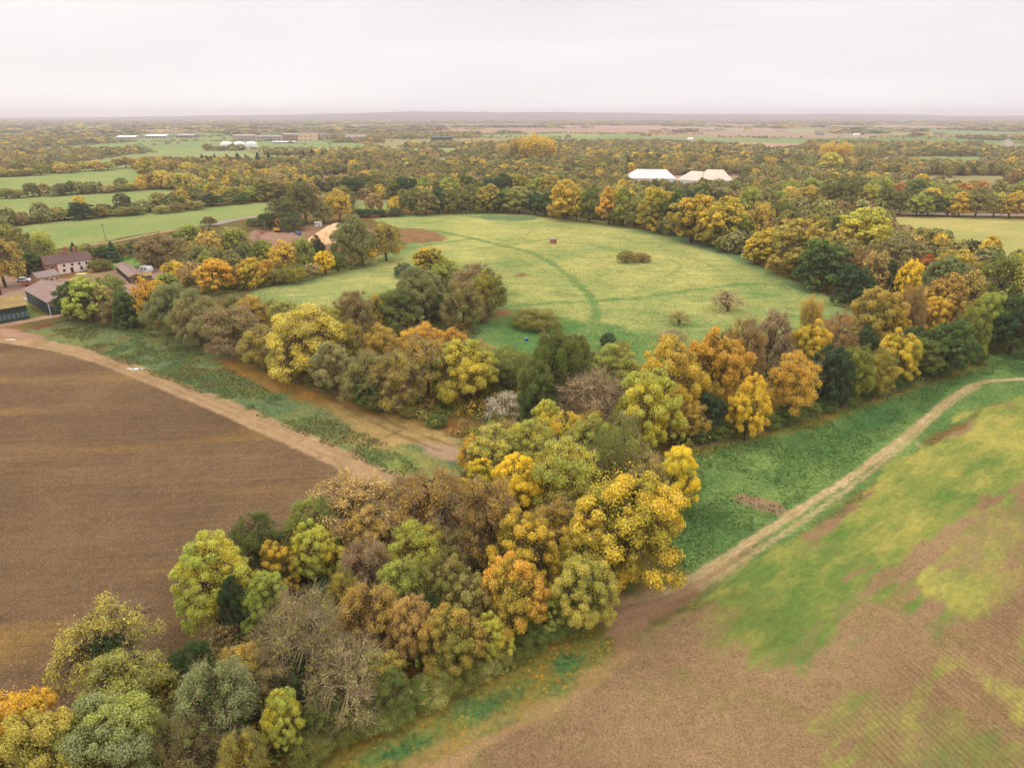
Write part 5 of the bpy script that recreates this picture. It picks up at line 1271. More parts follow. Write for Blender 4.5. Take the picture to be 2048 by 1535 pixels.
row('at the foot of the near wood', [(600, 1515), (760, 1445), (900, 1375), (1030, 1310), (1150, 1250)], 16, (34, 50), (60, 90), ['bush'], [('grn', 'olive'), ('olive', 'grn'), ('ogr', 'grn'), ('kha', 'grn')], 'bushes along the foot of the near wood', 41)
row('at the foot of the right belt', [(1380, 893), (1500, 862), (1620, 828), (1750, 788), (1860, 750), (1950, 720)], 18, (20, 34), (36, 52), ['bush'], [('dgr', 'grn'), ('grn', 'dgr'), ('ogr', 'dgr')], 'bushes along the foot of the right belt', 42)
row('at the edge of the left belt', [(480, 712), (600, 758), (700, 792), (800, 824), (900, 862)], 9, (14, 24), (28, 44), ['bush', 'scrub'], [('olive', 'brown'), ('grn', 'dgr'), ('brown', 'olive')], 'bushes along the edge of the left belt', 43)
# ================================================================== BUILDINGS AND THINGS
M_WHITE = plain('white_render', (250, 228, 220), .8, .05, .6); M_BRICK = plain('brick_wall', (168, 112, 86), .9, .18, 1.2); M_TILE = plain('brown_roof_tiles', (108, 84, 76), .85, .18, 1.4)
M_SLATE = plain('grey_slate', (142, 124, 120), .7, .12, 1.4); M_TAN = plain('tan_wall', (200, 164, 124), .85, .08, .8); M_DGREEN = plain('dark_green_cladding', (48, 66, 64), .6, .12, .7)
M_MOSS = plain('mossy_roof', (146, 122, 74), .95, .25, .6); M_GLASS = plain('dark_glass', (52, 56, 62), .15, .05, 1, .6); M_GDOOR = plain('green_door', (38, 82, 78), .6, .08)
M_SHEET = plain('brown_sheet_roof', (136, 110, 100), .85, .12, .5); M_WMETAL = plain('white_metal', (236, 232, 230), .45, .03, 1); M_PALEROOF = plain('pale_roof', (206, 184, 166), .7, .06, .05)
M_GREYW = plain('grey_wall', (170, 160, 158), .8, .06, .2); M_BLACK = plain('black_rubber', (36, 36, 38), .8, .1); M_DARKP = plain('dark_paint', (44, 46, 54), .3, .05, 1, .6)
M_RED = plain('red_paint', (190, 84, 62), .5, .1); M_ORANGE = plain('orange_paint', (226, 110, 60), .5, .06); M_YELP = plain('yellow_paint', (226, 176, 48), .5, .06)
M_BLUE = plain('blue_paint', (70, 104, 150), .4, .06); M_BBLUE = plain('bright_blue_plastic', (40, 90, 190), .4, .05); M_GREYM = plain('grey_metal', (150, 150, 152), .4, .06, 2, .5, .3)
M_WOOD = plain('weathered_wood', (132, 108, 86), .9, .2, 2.5); M_SAND = plain('sand', (212, 168, 126), .95, .10, .5); M_SOIL = plain('heaped_soil', (138, 104, 80), .95, .22, .7)
M_MAROON = plain('maroon_paint', (120, 44, 50), .5, .1); M_BALE = plain('pale_straw', (200, 180, 120), .95, .1, 1.5); M_BRWN = plain('brown_brick_far', (172, 126, 104), .9, .05, .1)
M_CREAM = plain('cream_wall', (226, 196, 162), .85, .04, .2); M_LAMP = plain('lamp_glass', (224, 226, 230), .3, .02); M_WATER = plain('puddle_water', (214, 200, 204), .05, .02, 1, .8)
M_ROOFW = plain('white_sheet_roof', (206, 198, 198), .6, .08, .08)
M_FABRIC = plain('white_fabric', (232, 226, 226), .6, .02, .3)

def gable(name, label, cat, A, B, depth, eave, ridge, mw, mrf, over=.35, rt=.16, windows=(), doors=(), chim=(), gable_mat=None, back_eave=None, bands=(), parts_mat=None, glass=M_GLASS, group=None, ridge_y=None, hip=0):
    """front wall runs from ground point A to B; depth goes away to the left-hand normal"""
    A = np.asarray(A, float); B = np.asarray(B, float); L_ = np.hypot(*(B - A)); rz_ = atan2(B[1] - A[1], B[0] - A[0])
    root = empty(name, (A[0], A[1], 0), rz_, label=label, cat=cat, group=group)
    D = depth; ry = ridge_y if ridge_y is not None else D / 2; be = back_eave or eave
    prof = [(0, -.3), (D, -.3), (D, be), (ry, ridge), (0, eave)]
    V = [(0, p[0], p[1]) for p in prof] + [(L_, p[0], p[1]) for p in prof]
    k = 5; Fc = [(i_, (i_ + 1) % k, (i_ + 1) % k + k, i_ + k) for i_ in range(k)] + [tuple(range(k))[::-1], tuple(range(k, 2 * k))]
    if hip: MB().box(0, L_, 0, D, -.3, eave).build('wall', mw, root)
    else: MB().add(V, Fc).build('wall', mw, root)
    def slab(y0, z0, y1, z1):
        dy, dz = y1 - y0, z1 - z0; l_ = math.hypot(dy, dz); ny2, nz2 = -dz / l_, dy / l_
        if nz2 < 0: ny2, nz2 = -ny2, -nz2
        ey, ez = dy / l_ * over, dz / l_ * over
        y0_, z0_ = y0 - ey, z0 - ez; g_ = .04
        q = [(y0_ + ny2 * g_, z0_ + nz2 * g_), (y1 + ny2 * g_, z1 + nz2 * g_), (y1 + ny2 * (g_ + rt), z1 + nz2 * (g_ + rt)), (y0_ + ny2 * (g_ + rt), z0_ + nz2 * (g_ + rt))]
        V = [(-over, a, b) for a, b in q] + [(L_ + over, a, b) for a, b in q]
        return V, [(0, 1, 2, 3), (7, 6, 5, 4), (0, 4, 5, 1), (1, 5, 6, 2), (2, 6, 7, 3), (3, 7, 4, 0)]
    rf = MB()
    if hip:
        e0 = eave + .02
        rf.add([(-over, -over, e0), (L_ + over, -over, e0), (L_ + over, D + over, e0), (-over, D + over, e0), (hip, ry, ridge), (L_ - hip, ry, ridge)],
               [(0, 1, 5, 4), (2, 3, 4, 5), (1, 2, 5), (3, 0, 4), (3, 2, 1, 0)])
    else: rf.add(*slab(0, eave, ry, ridge)); rf.add(*slab(D, be, ry, ridge))
    rfo = rf.build('roof', mrf, root)
    for (u, z_, w_, h_) in windows:      # u along the front in metres
        f_ = MB().box(u - w_ / 2 - .08, u + w_ / 2 + .08, -.06, -.003, z_ - .08, z_ + h_ + .08).build('window', M_WMETAL if parts_mat is None else parts_mat, root)
        MB().box(u - w_ / 2, u + w_ / 2, -.09, -.065, z_, z_ + h_).build('pane', glass, f_)
    for (u, w_, h_, m_) in doors:
        MB().box(u - w_ / 2, u + w_ / 2, -.1, -.004, 0, h_).build('door', m_, root)
    for (u, y_, w_, h_) in chim:
        c_ = MB().box(u - w_ / 2, u + w_ / 2, y_ - .4, y_ + .4, ridge - 1.0, ridge + h_)
        c_.box(u - w_ / 2 - .08, u + w_ / 2 + .08, y_ - .48, y_ + .48, ridge + h_ + .002, ridge + h_ + .2)
        co = c_.build('chimney', M_BRICK, rfo)
        MB().tube((u, y_, ridge + h_ + .2), (u, y_, ridge + h_ + .6), .16, .13, 8).build('chimney_pot', M_RED, None) if False else None
    return root, L_
# --- farmhouse
A, B = P(97, 552), P(187, 539)
L0 = np.hypot(*(B - A))
fh, _ = gable('farmhouse', 'long pinkish white farmhouse with brown tiled roof and brick chimneys', 'house', A, B, 7, 4.3, 7.0, M_WHITE, M_TILE,
   windows=[(L0 * .13, 2.6, .9, 1.1), (L0 * .38, 2.7, .8, .9), (L0 * .56, 2.7, .8, .9), (L0 * .72, 2.7, .8, .9), (L0 * .88, 2.6, .8, 1.0), (L0 * .36, .8, .9, 1.0), (L0 * .74, .8, .9, 1.0), (L0 * .9, .8, .9, 1.0)],
   doors=[(L0 * .53, 1.0, 2.1, M_DARKP)], chim=[(L0 * .45, 3.5, 1.2, 1.0), (L0 * .56, 4.6, .8, 2.4), (L0 * .74, 3.5, .9, 2.1)])
MB().box(.0, L0 * .24, -.05, -.003, -.2, 4.25).build('brick_front', M_BRICK, fh)
MB().prism([(0, 0)], 0, 1) if False else None
g = MB(); g.add([(-.05, -.02, -.2), (-.05, 7.02, -.2), (-.05, 7.02, 4.25), (-.05, 3.5, 6.9), (-.05, -.02, 4.25), (-.01, -.02, -.2), (-.01, 7.02, -.2), (-.01, 7.02, 4.25), (-.01, 3.5, 6.9), (-.01, -.02, 4.25)],
    [(0, 1, 2, 3, 4), (9, 8, 7, 6, 5), (0, 5, 6, 1), (1, 6, 7, 2), (2, 7, 8, 3), (3, 8, 9, 4), (4, 9, 5, 0)]); g.build('brick_gable', M_BRICK, fh)
# --- outbuildings
A, B = P(80, 571), P(121, 563); L_ = np.hypot(*(B - A))
gable('outbuilding', 'low tan outbuilding with grey slate roof and dark green door', 'outbuilding', A, B, 5.5, 2.7, 4.3, M_TAN, M_SLATE, windows=[(L_ * .6, .9, .9, .9), (L_ * .88, 1.2, .8, .7)], doors=[(L_ * .27, 2.4, 2.0, M_GDOOR)])
A, B = P(50, 548), P(74, 545)
gable('garden_shed', 'dark roofed lean-to beside the left gable of the farmhouse', 'shed', A, B, 5, 2.6, 3.8, M_BRICK, M_TILE, doors=[(1.5, 1, 2, M_DARKP)])
A, B = P(56, 603), P(103, 631)
bn, L_ = gable('barn', 'brown roofed barn with dark green walls in front of the yard', 'barn', A, B, 11.5, 4.2, 6.3, M_DGREEN, M_SHEET, over=.4)
g = MB(); g.add([(L_ + .05, .1, 2.6), (L_ + .05, 11.4, 2.6), (L_ + .05, 11.4, 4.2), (L_ + .05, 5.75, 6.25), (L_ + .05, .1, 4.2), (L_ + .01, .1, 2.6), (L_ + .01, 11.4, 2.6), (L_ + .01, 11.4, 4.2), (L_ + .01, 5.75, 6.25), (L_ + .01, .1, 4.2)],
    [(0, 1, 2, 3, 4), (9, 8, 7, 6, 5), (0, 5, 6, 1), (1, 6, 7, 2), (2, 7, 8, 3), (3, 8, 9, 4), (4, 9, 5, 0)]); g.build('gable_boarding', M_SHEET, bn)
MB().tube((L_ + .06, -.06, 0), (L_ + .06, -.06, 4.1), .1).build('drainpipe', M_WMETAL, bn)
ba, L_ = gable('barn', 'dark green barn with mossy ochre roof cut by the left edge', 'barn', P(-70, 661), P(60, 637), 13, 4.4, 6.6, M_DGREEN, M_MOSS, over=.5)
s_ = MB()
for k in range(14): s_.box(.4 + k * L_ / 14, .4 + k * L_ / 14 + L_ / 14 - .3, -.06, -.003, .9, 2.5)
s_.build('slatted_panel', plain('grey_green_slats', (100, 116, 116), .8, .1), ba)
A, B = P(234, 543), P(262, 568); L_ = np.hypot(*(B - A))
sb, L_ = gable('stable', 'open fronted stable with brown sheet roof between garden and yard', 'stable', A, B, 4.5, 2.6, 3.3, M_WOOD, M_SHEET, back_eave=2.6)
for k in range(5): MB().box(.5 + k * L_ / 5, .5 + k * L_ / 5 + L_ / 5 - .8, -.08, -.004, .1, 2.1).build('stall_opening', M_BLACK, sb)
A, B = P(262, 568), P(306, 563)
gable('shed', 'shed with thick yellow moss on its roof joined to the stable end', 'shed', A, B, 5.5, 2.4, 3.2, M_WOOD, M_MOSS, doors=[(2, 1.2, 2, M_BLACK)])
# pale stack in the yard
xy = P(167, 563); r_ = empty('bale_stack', (*xy, 0), .2, label='pale straw coloured block standing in the yard before the farmhouse', cat='bale stack')
for k in range(3): MB().box(-1.7, 1.7, -1.2, 1.2, k * 1.02, k * 1.02 + 1.0).build('bale', M_BALE, r_)
xy = P(1, 590); r_ = empty('steel_post', (*xy, 0), 0, label='tall maroon steel post at the left edge by the yard', cat='post')
MB().box(-.35, .35, -.35, .35, 0, 4.2).build('post', M_MAROON, r_); MB().box(-.5, .5, -.5, .5, 4.203, 4.35).build('cap', M_MAROON, r_)
def vehicle(name, label, cat, xy, rz_, paint, L_=4.4, Wd=1.8, H_=1.45, van=False):
    root = empty(name, (xy[0], xy[1], .02), rz_, label=label, cat=cat)
    h1 = H_ * .58
    if van: prof = [(-L_ / 2, .35), (L_ / 2, .35), (L_ / 2, .95), (L_ / 2 - .35, 1.15), (L_ / 2 - .9, H_), (-L_ / 2 + .1, H_), (-L_ / 2, H_ - .2)]
    else: prof = [(-L_ / 2, .3), (L_ / 2, .3), (L_ / 2, h1 - .12), (L_ / 2 - .2, h1), (L_ * .22, h1 + .05), (L_ * .06, H_), (-L_ * .3, H_), (-L_ * .44, h1 + .05), (-L_ / 2, h1 - .05)]
    MB().prism(prof, -Wd / 2, Wd / 2).build('body', paint, root)
    gl = [(L_ * .20, h1 + .06), (L_ * .05, H_ - .08), (-L_ * .29, H_ - .08), (-L_ * .41, h1 + .06)] if not van else [(L_ * .30, H_ * .55), (L_ * .24, H_ - .15), (L_ * .05, H_ - .15), (L_ * .05, H_ * .55)]
    MB().prism(gl, -Wd / 2 - .02, -Wd / 2 - .005).build('side_window', M_GLASS, root); MB().prism(gl, Wd / 2 + .005, Wd / 2 + .02).build('side_window', M_GLASS, root)
    x0, z0, x1, z1 = (L_ * .215, h1 + .08, L_ * .068, H_ - .05) if not van else (L_ / 2 - .42, 1.2, L_ / 2 - .88, H_ - .06)
    MB().add([(x0 + .03, -Wd * .42, z0), (x0 + .03, Wd * .42, z0), (x1 + .03, Wd * .42, z1), (x1 + .03, -Wd * .42, z1), (x0 + .015, -Wd * .42, z0), (x0 + .015, Wd * .42, z0), (x1 + .015, Wd * .42, z1), (x1 + .015, -Wd * .42, z1)],
        [(0, 1, 2, 3), (7, 6, 5, 4), (0, 4, 5, 1), (1, 5, 6, 2), (2, 6, 7, 3), (3, 7, 4, 0)]).build('windscreen', M_GLASS, root)
    for sx in (-1, 1):
        for sy in (-1, 1): MB().tube((sx * L_ * .31, sy * (Wd / 2 - .12), .32), (sx * L_ * .31, sy * (Wd / 2 + .04), .32), .33, .33, 12).build('wheel', M_BLACK, root)
    for sy in (-1, 1): MB().box(L_ / 2 + .002, L_ / 2 + .03, sy * Wd * .34 - .18, sy * Wd * .34 + .18, h1 - .32, h1 - .16).build('headlight', M_LAMP, root)
    return root
vehicle('parked_car', 'dark grey car parked on the yard beside the farmhouse shed', 'car', P(47, 555), .15, M_DARKP)
vehicle('parked_car', 'white car parked on the yard in front of the dark grey car', 'car', P(49, 563), .1, M_WMETAL, 4.8, 1.85, 1.6)
vehicle('parked_van', 'white van passing on the road beyond the upper left pastures', 'van', P(68, 330.5), .1, M_WMETAL, 7, 2.2, 2.6, True)
vehicle('parked_car', 'blue car on the road beyond the upper left pastures', 'car', P(58, 331), .1, M_BLUE, 5, 2, 1.8)
# small red farm trailer
xy = P(53, 572); r_ = empty('farm_trailer', (*xy, 0), .8, label='small red farm implement on the yard beside the white car', cat='trailer')
MB().box(-1.3, 1.3, -.8, .8, .6, 1.2).build('tray', M_RED, r_); MB().tube((1.3, 0, .7), (2.4, 0, .5), .07).build('drawbar', M_RED, r_)
for sy in (-1, 1): MB().tube((0, sy * .82, .4), (0, sy * 1.0, .4), .4, .4, 12).build('wheel', M_BLACK, r_)
# white caravan in the garden
xy = P(294, 545); r_ = empty('caravan', (*xy, 0), -.45, label='rounded white caravan parked beside the mossy shed', cat='caravan')
MB().prism([(-2.6, .5), (2.5, .5), (2.8, 1.2), (2.6, 2.2), (2.0, 2.65), (-2.0, 2.65), (-2.6, 2.2), (-2.75, 1.2)], -1.1, 1.1).build('body', M_FABRIC, r_)
MB().box(-1.8, -.6, -1.13, -1.105, 1.3, 2.0).build('side_window', M_GLASS, r_); MB().box(.3, 1.4, -1.13, -1.105, 1.3, 2.0).build('side_window', M_GLASS, r_)
for sy in (-1, 1): MB().tube((0, sy * 1.0, .35), (0, sy * 1.13, .35), .34, .34, 12).build('wheel', M_BLACK, r_)
# puddles
for nm, (px_, py_), w_, h_ in (('puddle', (36, 599), 3.4, 1.6), ('puddle', (270, 737), 1.9, .55), ('puddle', (22, 679), 1.4, .4)):
    c_ = P(px_, py_); th = np.linspace(0, 2 * pi, 25)[:-1]; rr = 1 + .25 * np.sin(3 * th + px_) + .12 * np.sin(5 * th)
    V = [(c_[0] + w_ * a_ * cos(t_) , c_[1] + h_ * a_ * sin(t_), ground_z(*c_) + .06) for t_, a_ in zip(th, rr)]
    me = bpy.data.meshes.new(nm); me.from_pydata(V + [(a, b, c - .12) for a, b, c in V], [], [tuple(range(24))] + [(i_, i_ + 24, (i_ + 1) % 24 + 24, (i_ + 1) % 24) for i_ in range(24)]); me.materials.append(M_WATER)
    tag(link(nm, me), kind='structure')
# --- building site
def heap(name, label, cat, poly, peak, mat, seed, slope=.9):
    wp = W(poly); lo, hi = wp.min(0), wp.max(0); n = 60
    a_, b_ = np.meshgrid(np.linspace(lo[0], hi[0], n), np.linspace(lo[1], hi[1], n)); d_ = sdf(a_.ravel(), b_.ravel(), wp)
    z_ = np.minimum(np.maximum(d_, 0) * slope, peak) * (1 + .18 * fbm(a_.ravel(), b_.ravel(), 5, 3, seed)) + .25 * fbm(a_.ravel(), b_.ravel(), 1.4, 2, seed + 1) * (d_ > .5)
    z_ = np.where(d_ < 0, -.3, z_)
    ix = np.arange(n * n).reshape(n, n); Fh = np.stack([ix[:-1, :-1].ravel(), ix[:-1, 1:].ravel(), ix[1:, 1:].ravel(), ix[1:, :-1].ravel()], 1)
    keep = (d_ > -3)[Fh].any(1)
    tag(link(name, mk(name, np.stack([a_.ravel(), b_.ravel(), z_], 1), Fh[keep], mat, True)), label, cat)
heap('sand_heap', 'steep heap of pale sand beside the grey-green willow', 'sand heap', [(606, 484), (640, 488), (700, 484), (722, 470), (700, 456), (668, 455), (640, 462)], 4.2, M_SAND, 5, .55)
heap('soil_heap', 'long brown soil heap in front of the yellow excavator', 'soil heap', [(515, 472), (560, 469), (612, 474), (600, 492), (560, 496), (520, 488)], 1.8, M_SOIL, 8, .5)
heap('soil_heap', 'small rounded grey-brown soil heap at the left of the building site', 'soil heap', [(500, 466), (522, 464), (528, 476), (512, 484), (498, 478)], 2.4, M_SOIL, 12, .7)
xy = P(556, 464); ex = empty('excavator', (*xy, 0), .3, label='yellow and orange excavator with raised arm on the building site', cat='excavator')
for sy in (-1, 1): MB().prism([(-1.9, .35), (-1.5, 0), (1.5, 0), (1.9, .35), (1.6, .8), (-1.6, .8)], sy * 1.15 - .3, sy * 1.15 + .3).build('track', M_BLACK, ex)
MB().box(-2.0, 1.4, -1.3, 1.3, .95, 2.0).build('body', M_YELP, ex)
cb = MB().box(.1, 1.5, .2, 1.25, 2.003, 3.1).build('cab', M_ORANGE, ex); MB().box(.3, 1.3, .17, .195, 2.2, 2.95).build('cab_window', M_GLASS, cb)
MB().tube((1.2, -.4, 1.6), (-.8, -.4, 5.6), .32, .26, 6).build('boom', M_ORANGE, ex); MB().tube((-.8, -.4, 5.6), (.3, -.4, 7.0), .26, .2, 6).tube((.3, -.4, 7.0), (1.5, -.4, 5.4), .2, .16, 6).build('arm', M_ORANGE, ex)
MB().prism([(1.2, 5.4), (2.0, 5.3), (2.1, 4.7), (1.5, 4.5)], -.9, .1).build('bucket', M_GREYM, ex)
xy = P(592, 474); tk = empty('tipper_truck', (*xy, 0), -.75, label='blue cab lorry with flat grey load bed by the sand heap', cat='lorry')
MB().prism([(1.6, .6), (3.6, .6), (3.6, 1.7), (3.3, 3.0), (1.6, 3.0)], -1.2, 1.2).build('cab', M_BLUE, tk)
MB().box(3.62, 3.66, -1.0, 1.0, 1.5, 2.1).build('windscreen', M_GLASS, tk); MB().box(2.1, 3.1, -1.23, -1.205, 1.7, 2.6).build('side_window', M_GLASS, tk)
MB().box(-4.2, 1.5, -1.2, 1.2, .85, 1.15).build('load_bed', M_GREYM, tk); MB().box(-4.2, -4.0, -1.2, 1.2, 1.153, 1.9).build('tailboard', M_GREYM, tk)
for xx in (2.6, -1.6, -3.0):
    for sy in (-1, 1): MB().tube((xx, sy * .85, .5), (xx, sy * 1.2, .5), .5, .5, 12).build('wheel', M_BLACK, tk)
xy = P(567, 459); r_ = empty('portable_toilet', (*xy, 0), .1, label='grey portable toilet cabin right of the excavator arm', cat='portable toilet')
MB().box(-.75, .75, -.75, .75, 0, 2.7).build('cabin', M_GREYM, r_); MB().box(-.8, .8, -.8, .8, 2.703, 2.95).build('roof', M_WMETAL, r_); MB().box(-.5, .5, -.78, -.752, .1, 2.3).build('door', M_GREYW, r_)
xy = P(637, 453); r_ = empty('site_cabin', (*xy, 0), .15, label='small pale grey site cabin at the back of the sand heap', cat='site cabin')
MB().box(-1.8, 1.8, -1.0, 1.0, .2, 2.6).build('cabin', M_WMETAL, r_); MB().box(-1.3, -.3, -1.03, -1.002, 1.2, 2.0).build('window', M_GLASS, r_); MB().box(.4, 1.2, -1.03, -1.002, .25, 2.2).build('door', M_GREYW, r_)
def pole(px_, py_, h, lab, r=.09, cross=False, mat=M_WOOD):
    xy = P(px_, py_); r_ = empty('utility_pole' if cross else 'post', (*xy, 0), .3, label=lab, cat='pole')
    MB().tube((0, 0, -.3), (0, 0, h), r, r * .7, 7).build('pole', mat, r_)
    if cross: MB().box(-1.0, 1.0, -.08, .08, h - .7, h - .5).build('crossarm', mat, r_)
    return r_
pole(530, 465, 6.5, 'thin site marker pole left of the excavator', .1); pole(550, 458, 7.5, 'taller thin pole immediately left of the excavator arm', .1)
pole(352, 431, 6.5, 'lone wooden pole in the lowest left pasture near the hedge', .16, True)
pole(212, 482, 8.5, 'wooden pole in the lowest left pasture above the farm garden', .16, True)
xy = P(524, 468); r_ = empty('barrier', (*xy, 0), .2, label='low red plastic barrier at the left of the building site', cat='barrier'); MB().box(-1.6, 1.6, -.15, .15, .1, .8).build('panel', M_RED, r_); MB().box(-1.7, -1.3, -.3, .3, 0, .095).box(1.3, 1.7, -.3, .3, 0, .095).build('foot', M_BLACK, r_)
# street lamps
def lamp(px_, yb_, yt_, lab, side=1):
    xy = P(px_, yb_); h = height_at(xy, yt_); r_ = empty('street_lamp', (*xy, 0), 0, label=lab, cat='street lamp', group='street lamps along the road')
    MB().tube((0, 0, -.3), (0, 0, h), .16, .10, 8).build('pole', M_GREYM, r_); MB().tube((0, 0, h - .1), (side * 1.3, 0, h + .25), .08, .06, 6).build('arm', M_GREYM, r_)
    MB().box(side * 1.0, side * 1.9 if side > 0 else side * 1.9, -.22, .22, h + .15, h + .4).build('lamp_head', M_LAMP, r_) if side > 0 else MB().box(-1.9, -1.0, -.22, .22, h + .15, h + .4).build('lamp_head', M_LAMP, r_)
lamp(675, 404, 362, 'grey street lamp above the golden round tree behind the building site'); lamp(771, 404, 361, 'grey street lamp above the far left corner of the meadow')
lamp(1579, 418, 376, 'grey street lamp between the trees right of the white roofs'); lamp(1803, 424, 378, 'pale street lamp above the road stretch behind the right field')
# brick hut and blue tub in the meadow
xy = P(1106, 487); r_ = empty('brick_hut', (*xy, 0), .1, label='small square brown brick hut alone in the meadow', cat='hut')
MB().box(-1.5, 1.5, -1.2, 1.2, -.2, 2.1).build('wall', M_BRICK, r_); MB().box(-1.6, 1.6, -1.3, 1.3, 2.103, 2.3).build('roof', M_SLATE, r_); MB().box(.5, 1.2, -1.23, -1.203, .9, 1.7).build('opening', M_BLACK, r_)
xy = P(1053, 681); r_ = empty('feed_tub', (*xy, 0), .1, label='tiny bright blue tub on the grass below the bramble mound', cat='tub')
MB().tube((0, 0, 0), (0, 0, .8), .42, .48, 14).build('tub', M_BBLUE, r_); MB().tube((-.12, -.05, .802), (-.12, -.05, .9), .2, .2, 10).build('lid', M_WMETAL, r_)
# --- wire fence along the right belt
pts_ = smooth_poly(W([(1355, 912), (1480, 880), (1600, 846), (1720, 810), (1850, 766), (1965, 722)]), 2)
seg = np.r_[0, np.cumsum(np.hypot(*np.diff(pts_, axis=0).T))]; r_ = empty('wire_fence', (*pts_[0], 0), 0, label='thin post and wire fence along the foot of the right tree belt', cat='fence')
n_ = int(seg[-1] / 3.2); pp = [np.array([np.interp(k * seg[-1] / n_, seg, pts_[:, 0]), np.interp(k * seg[-1] / n_, seg, pts_[:, 1])]) - pts_[0] for k in range(n_ + 1)]
for q in pp: MB().tube((q[0], q[1], -.2), (q[0] + R.normal() * .04, q[1], 1.25), .07, .06, 6).build('fence_post', M_WOOD, r_)
wm = MB()
for a, b in zip(pp[:-1], pp[1:]):
    for zz_ in (.45, .8, 1.15): wm.tube((a[0], a[1] - .08, zz_), (b[0], b[1] - .08, zz_), .012, .012, 3)
wm.build('wire', M_GREYM, r_)
# --- white roofed works
r_, L_ = gable('warehouse', 'long low white roofed works hall, left of the three white halls', 'warehouse', P(1258, 369), P(1351, 370), 38, 5.3, 11.8, M_WMETAL, M_ROOFW, hip=7, over=.5, rt=.4, windows=[(6 + 7 * k, 1.5, 3, 1.5) for k in range(6)], group='white halls')
r_, L_ = gable('warehouse', 'middle white works hall with cream pitched roof', 'warehouse', P(1352, 371), P(1401, 374), 36, 5, 11.5, M_WMETAL, M_PALEROOF, hip=6,  over=.5, rt=.4, windows=[(5 + 6 * k, 1.5, 3, 1.5) for k in range(4)], group='white halls')
r_, L_ = gable('warehouse', 'cream roofed works hall at the right of the three white halls', 'warehouse', P(1403, 374), P(1464, 375), 42, 5.6, 13, M_WMETAL, M_PALEROOF, hip=6,  over=.5, rt=.4, windows=[(5 + 6 * k, 1.5, 3, 1.5) for k in range(5)], group='white halls')
# --- three white domed tents and other far buildings
for k, px_ in enumerate((454, 480, 504)):
    xy = P(px_, 296); r_ = empty('domed_tent', (*xy, 0), .05, label=['left', 'middle', 'right'][k] + ' one of the three white domed tents in the distance', cat='tent', group='white domed tents')
    h_ = 11.5; w2 = 11
    V = []; nn = 14
    for i_ in range(7):
        ph = i_ / 6 * pi / 2; rr = w2 * cos(ph) ** .6; z_ = 5 + (h_ - 5) * sin(ph)
        V += [(rr * cos(t_), rr * sin(t_), z_) for t_ in np.linspace(0, 2 * pi, nn + 1)[:-1]]
    Fd = [(i_ * nn + j_, i_ * nn + (j_ + 1) % nn, (i_ + 1) * nn + (j_ + 1) % nn, (i_ + 1) * nn + j_) for i_ in range(6) for j_ in range(nn)]
    MB().add(V, Fd).build('dome', M_FABRIC, r_, smooth=True)
    MB().tube((0, 0, 0), (0, 0, 4.98), w2, w2, nn).build('wall', M_WMETAL, r_); MB().box(-1.5, 1.5, -w2 - .2, -w2 + .4, 0, 3.5).build('door', M_GREYW, r_)
def block(name, label, px0, px1, py_, h_px, depth, mw, mrf, cat='building', band=None, rise=1.2, group=None):
    A, B = P(px0, py_), P(px1, py_); h_ = max(height_at(A, py_ - h_px), 3); L_ = np.hypot(*(B - A)); n = max(3, int(L_ / 9))
    wn = [(L_ * (k + .5) / n, z_, L_ / n * .55, min(1.6, h_ * .3)) for k in range(min(n, 12)) for z_ in ([1.2] if h_ < 6 else [1.4, h_ * .58])]
    return gable(name, label, cat, A, B, depth, h_, h_ + rise, mw, mrf, over=.4, rt=.3, windows=wn, parts_mat=mw, group=group)
block('office_building', 'long pale institute building left of the distant brick block', 466, 512, 281, 10, 30, M_GREYW, M_PALEROOF)
block('office_building', 'pale low institute wing directly left of the brick block', 514, 562, 282, 9, 26, M_GREYW, M_GREYW)
block('office_building', 'distant tan brick block with dark top storey', 597, 627, 282, 15, 40, M_CREAM, M_SLATE)
block('office_building', 'brown brick wing on the left of the tan brick block', 565, 597, 281, 12, 40, M_BRWN, M_GREYW)
block('office_building', 'banded grey wing on the right of the tan brick block', 628, 652, 280, 12, 36, M_GREYW, M_SLATE)
block('sports_hall', 'distant hall with curved grey roof and cream wall right of the brick block', 690, 728, 281, 7, 50, M_CREAM, M_SLATE, 'hall', rise=5)
block('office_building', 'long dark flat building alone right of the middle in the distance', 862, 904, 281, 7, 30, M_DGREEN, M_DARKP, rise=.5)
block('warehouse', 'far left low building with pale curved roof', 232, 270, 278, 4, 40, M_GREYW, M_WMETAL, rise=3, cat='warehouse')
block('warehouse', 'long pale building just right of the far left curved roof', 290, 332, 277, 5, 40, M_GREYW, M_WMETAL, rise=3, cat='warehouse')
block('warehouse', 'dark fronted far building with curved roof near the tents', 352, 386, 276, 5, 40, M_SLATE, M_GREYW, rise=3, cat='warehouse')
block('warehouse', 'low pale roofs behind the evergreen line right of the tents', 545, 590, 287, 3, 16, M_GREYW, M_WMETAL, cat='warehouse')
block('warehouse', 'white tent annex left of the domed tents', 441, 446, 296, 7, 10, M_WMETAL, M_FABRIC, cat='tent')
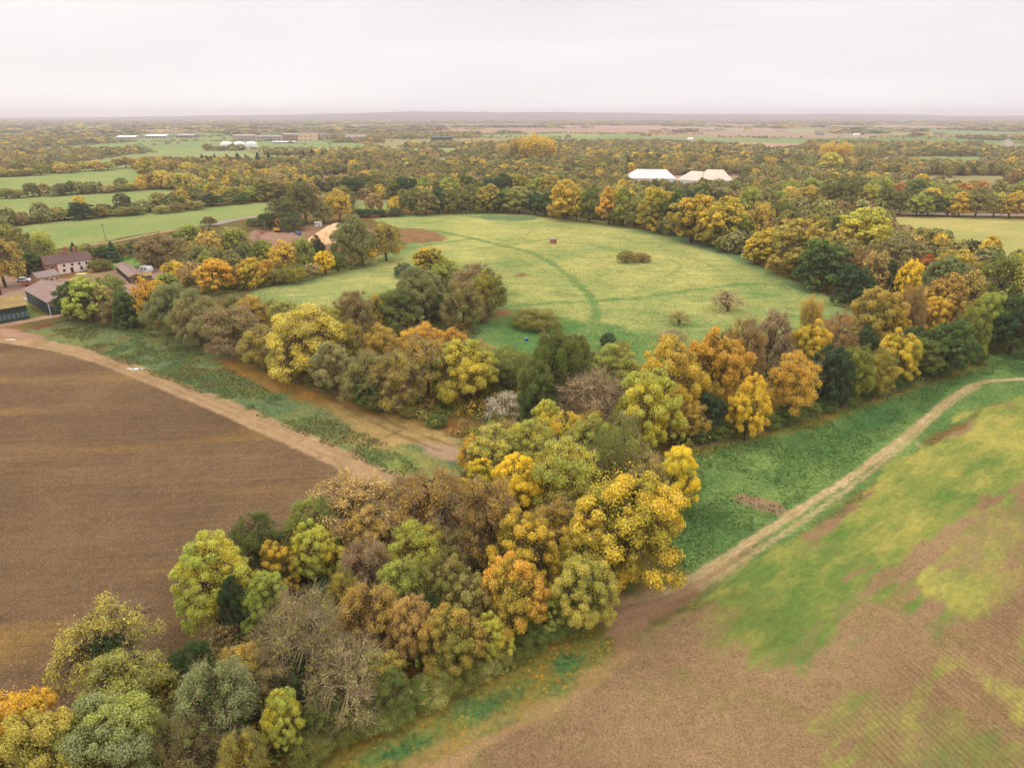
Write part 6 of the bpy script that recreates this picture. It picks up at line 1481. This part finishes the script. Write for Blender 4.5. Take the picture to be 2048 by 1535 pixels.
hs_ = [(1668, 1688, 333, 5, M_CREAM, M_SLATE, 'cream house right of the white halls among trees'), (1776, 1790, 322, 4, M_WMETAL, M_TILE, 'small white house left of the dark hedge in the right distance'),
       (1822, 1834, 341, 8, M_BRICK, M_TILE, 'small brick house at the right end of the dark hedge'), (1932, 1952, 343, 6, M_GREYW, M_SLATE, 'grey roofed house in the right distance'), (1954, 1976, 342, 8, M_CREAM, M_TILE, 'cream house with brown roof in the right distance'),
       (2032, 2047, 366, 10, M_CREAM, M_SLATE, 'pale gabled house cut by the right edge'), (725, 736, 320, 5, M_WMETAL, M_SLATE, 'tiny white house between fields left of centre distance'), (1376, 1386, 281, 3, M_WMETAL, M_WMETAL, 'tiny white barn in the far fields right of centre'),
       (1470, 1480, 316, 4, M_WMETAL, M_TILE, 'small white cottage right of the single far evergreen'), (1495, 1508, 317, 3, M_CREAM, M_TILE, 'small cottage with brown roof in the middle distance'), (526, 534, 362, 5, M_WMETAL, M_BRICK, 'pinkish roofed cottage behind the small pasture'),
       (1632, 1648, 271, 5, M_GREYW, M_SLATE, 'grey barn on the far fields at right'), (1708, 1720, 272, 3, M_WMETAL, M_WMETAL, 'white sheds on the far fields at right'), (14, 26, 304, 4, M_CREAM, M_SLATE, 'cream house at the far left edge in the distance'),
       (45, 58, 302, 4, M_WMETAL, M_SLATE, 'white house near the far left edge in the distance'), (186, 200, 306, 4, M_WMETAL, M_TILE, 'white cottage among trees in the left distance')]
for x0, x1, yb, hp, mw, mr_, lab in hs_: block('house', lab, x0, x1, yb, hp, 9, mw, mr_, 'house', rise=2.6)

# ---- the air
hb = MB().box(-15800, 15800, -600, 15800, -1.6, 128).build('haze', None) if False else None
hm = bpy.data.materials.new('air'); hm.use_nodes = True; t = hm.node_tree; t.nodes.clear()
ho = N(t, 'ShaderNodeOutputMaterial'); pv = N(t, 'ShaderNodeVolumePrincipled'); t.links.new(pv.outputs[0], ho.inputs['Volume'])
pv.inputs['Color'].default_value = (.76, .69, .78, 1); pv.inputs['Density'].default_value = HAZE; pv.inputs['Anisotropy'].default_value = .2
if HAZE > 0:
    o = MB().box(-15900, 15900, -700, 15900, -2.0, 128).build('haze', hm)
    tag(o, 'thin pale autumn haze lying over the whole landscape', 'haze', None, 'stuff')
print('objects', len(bpy.data.objects), 'tops', sum(1 for o in bpy.data.objects if o.parent is None), 'trees', NT[0])
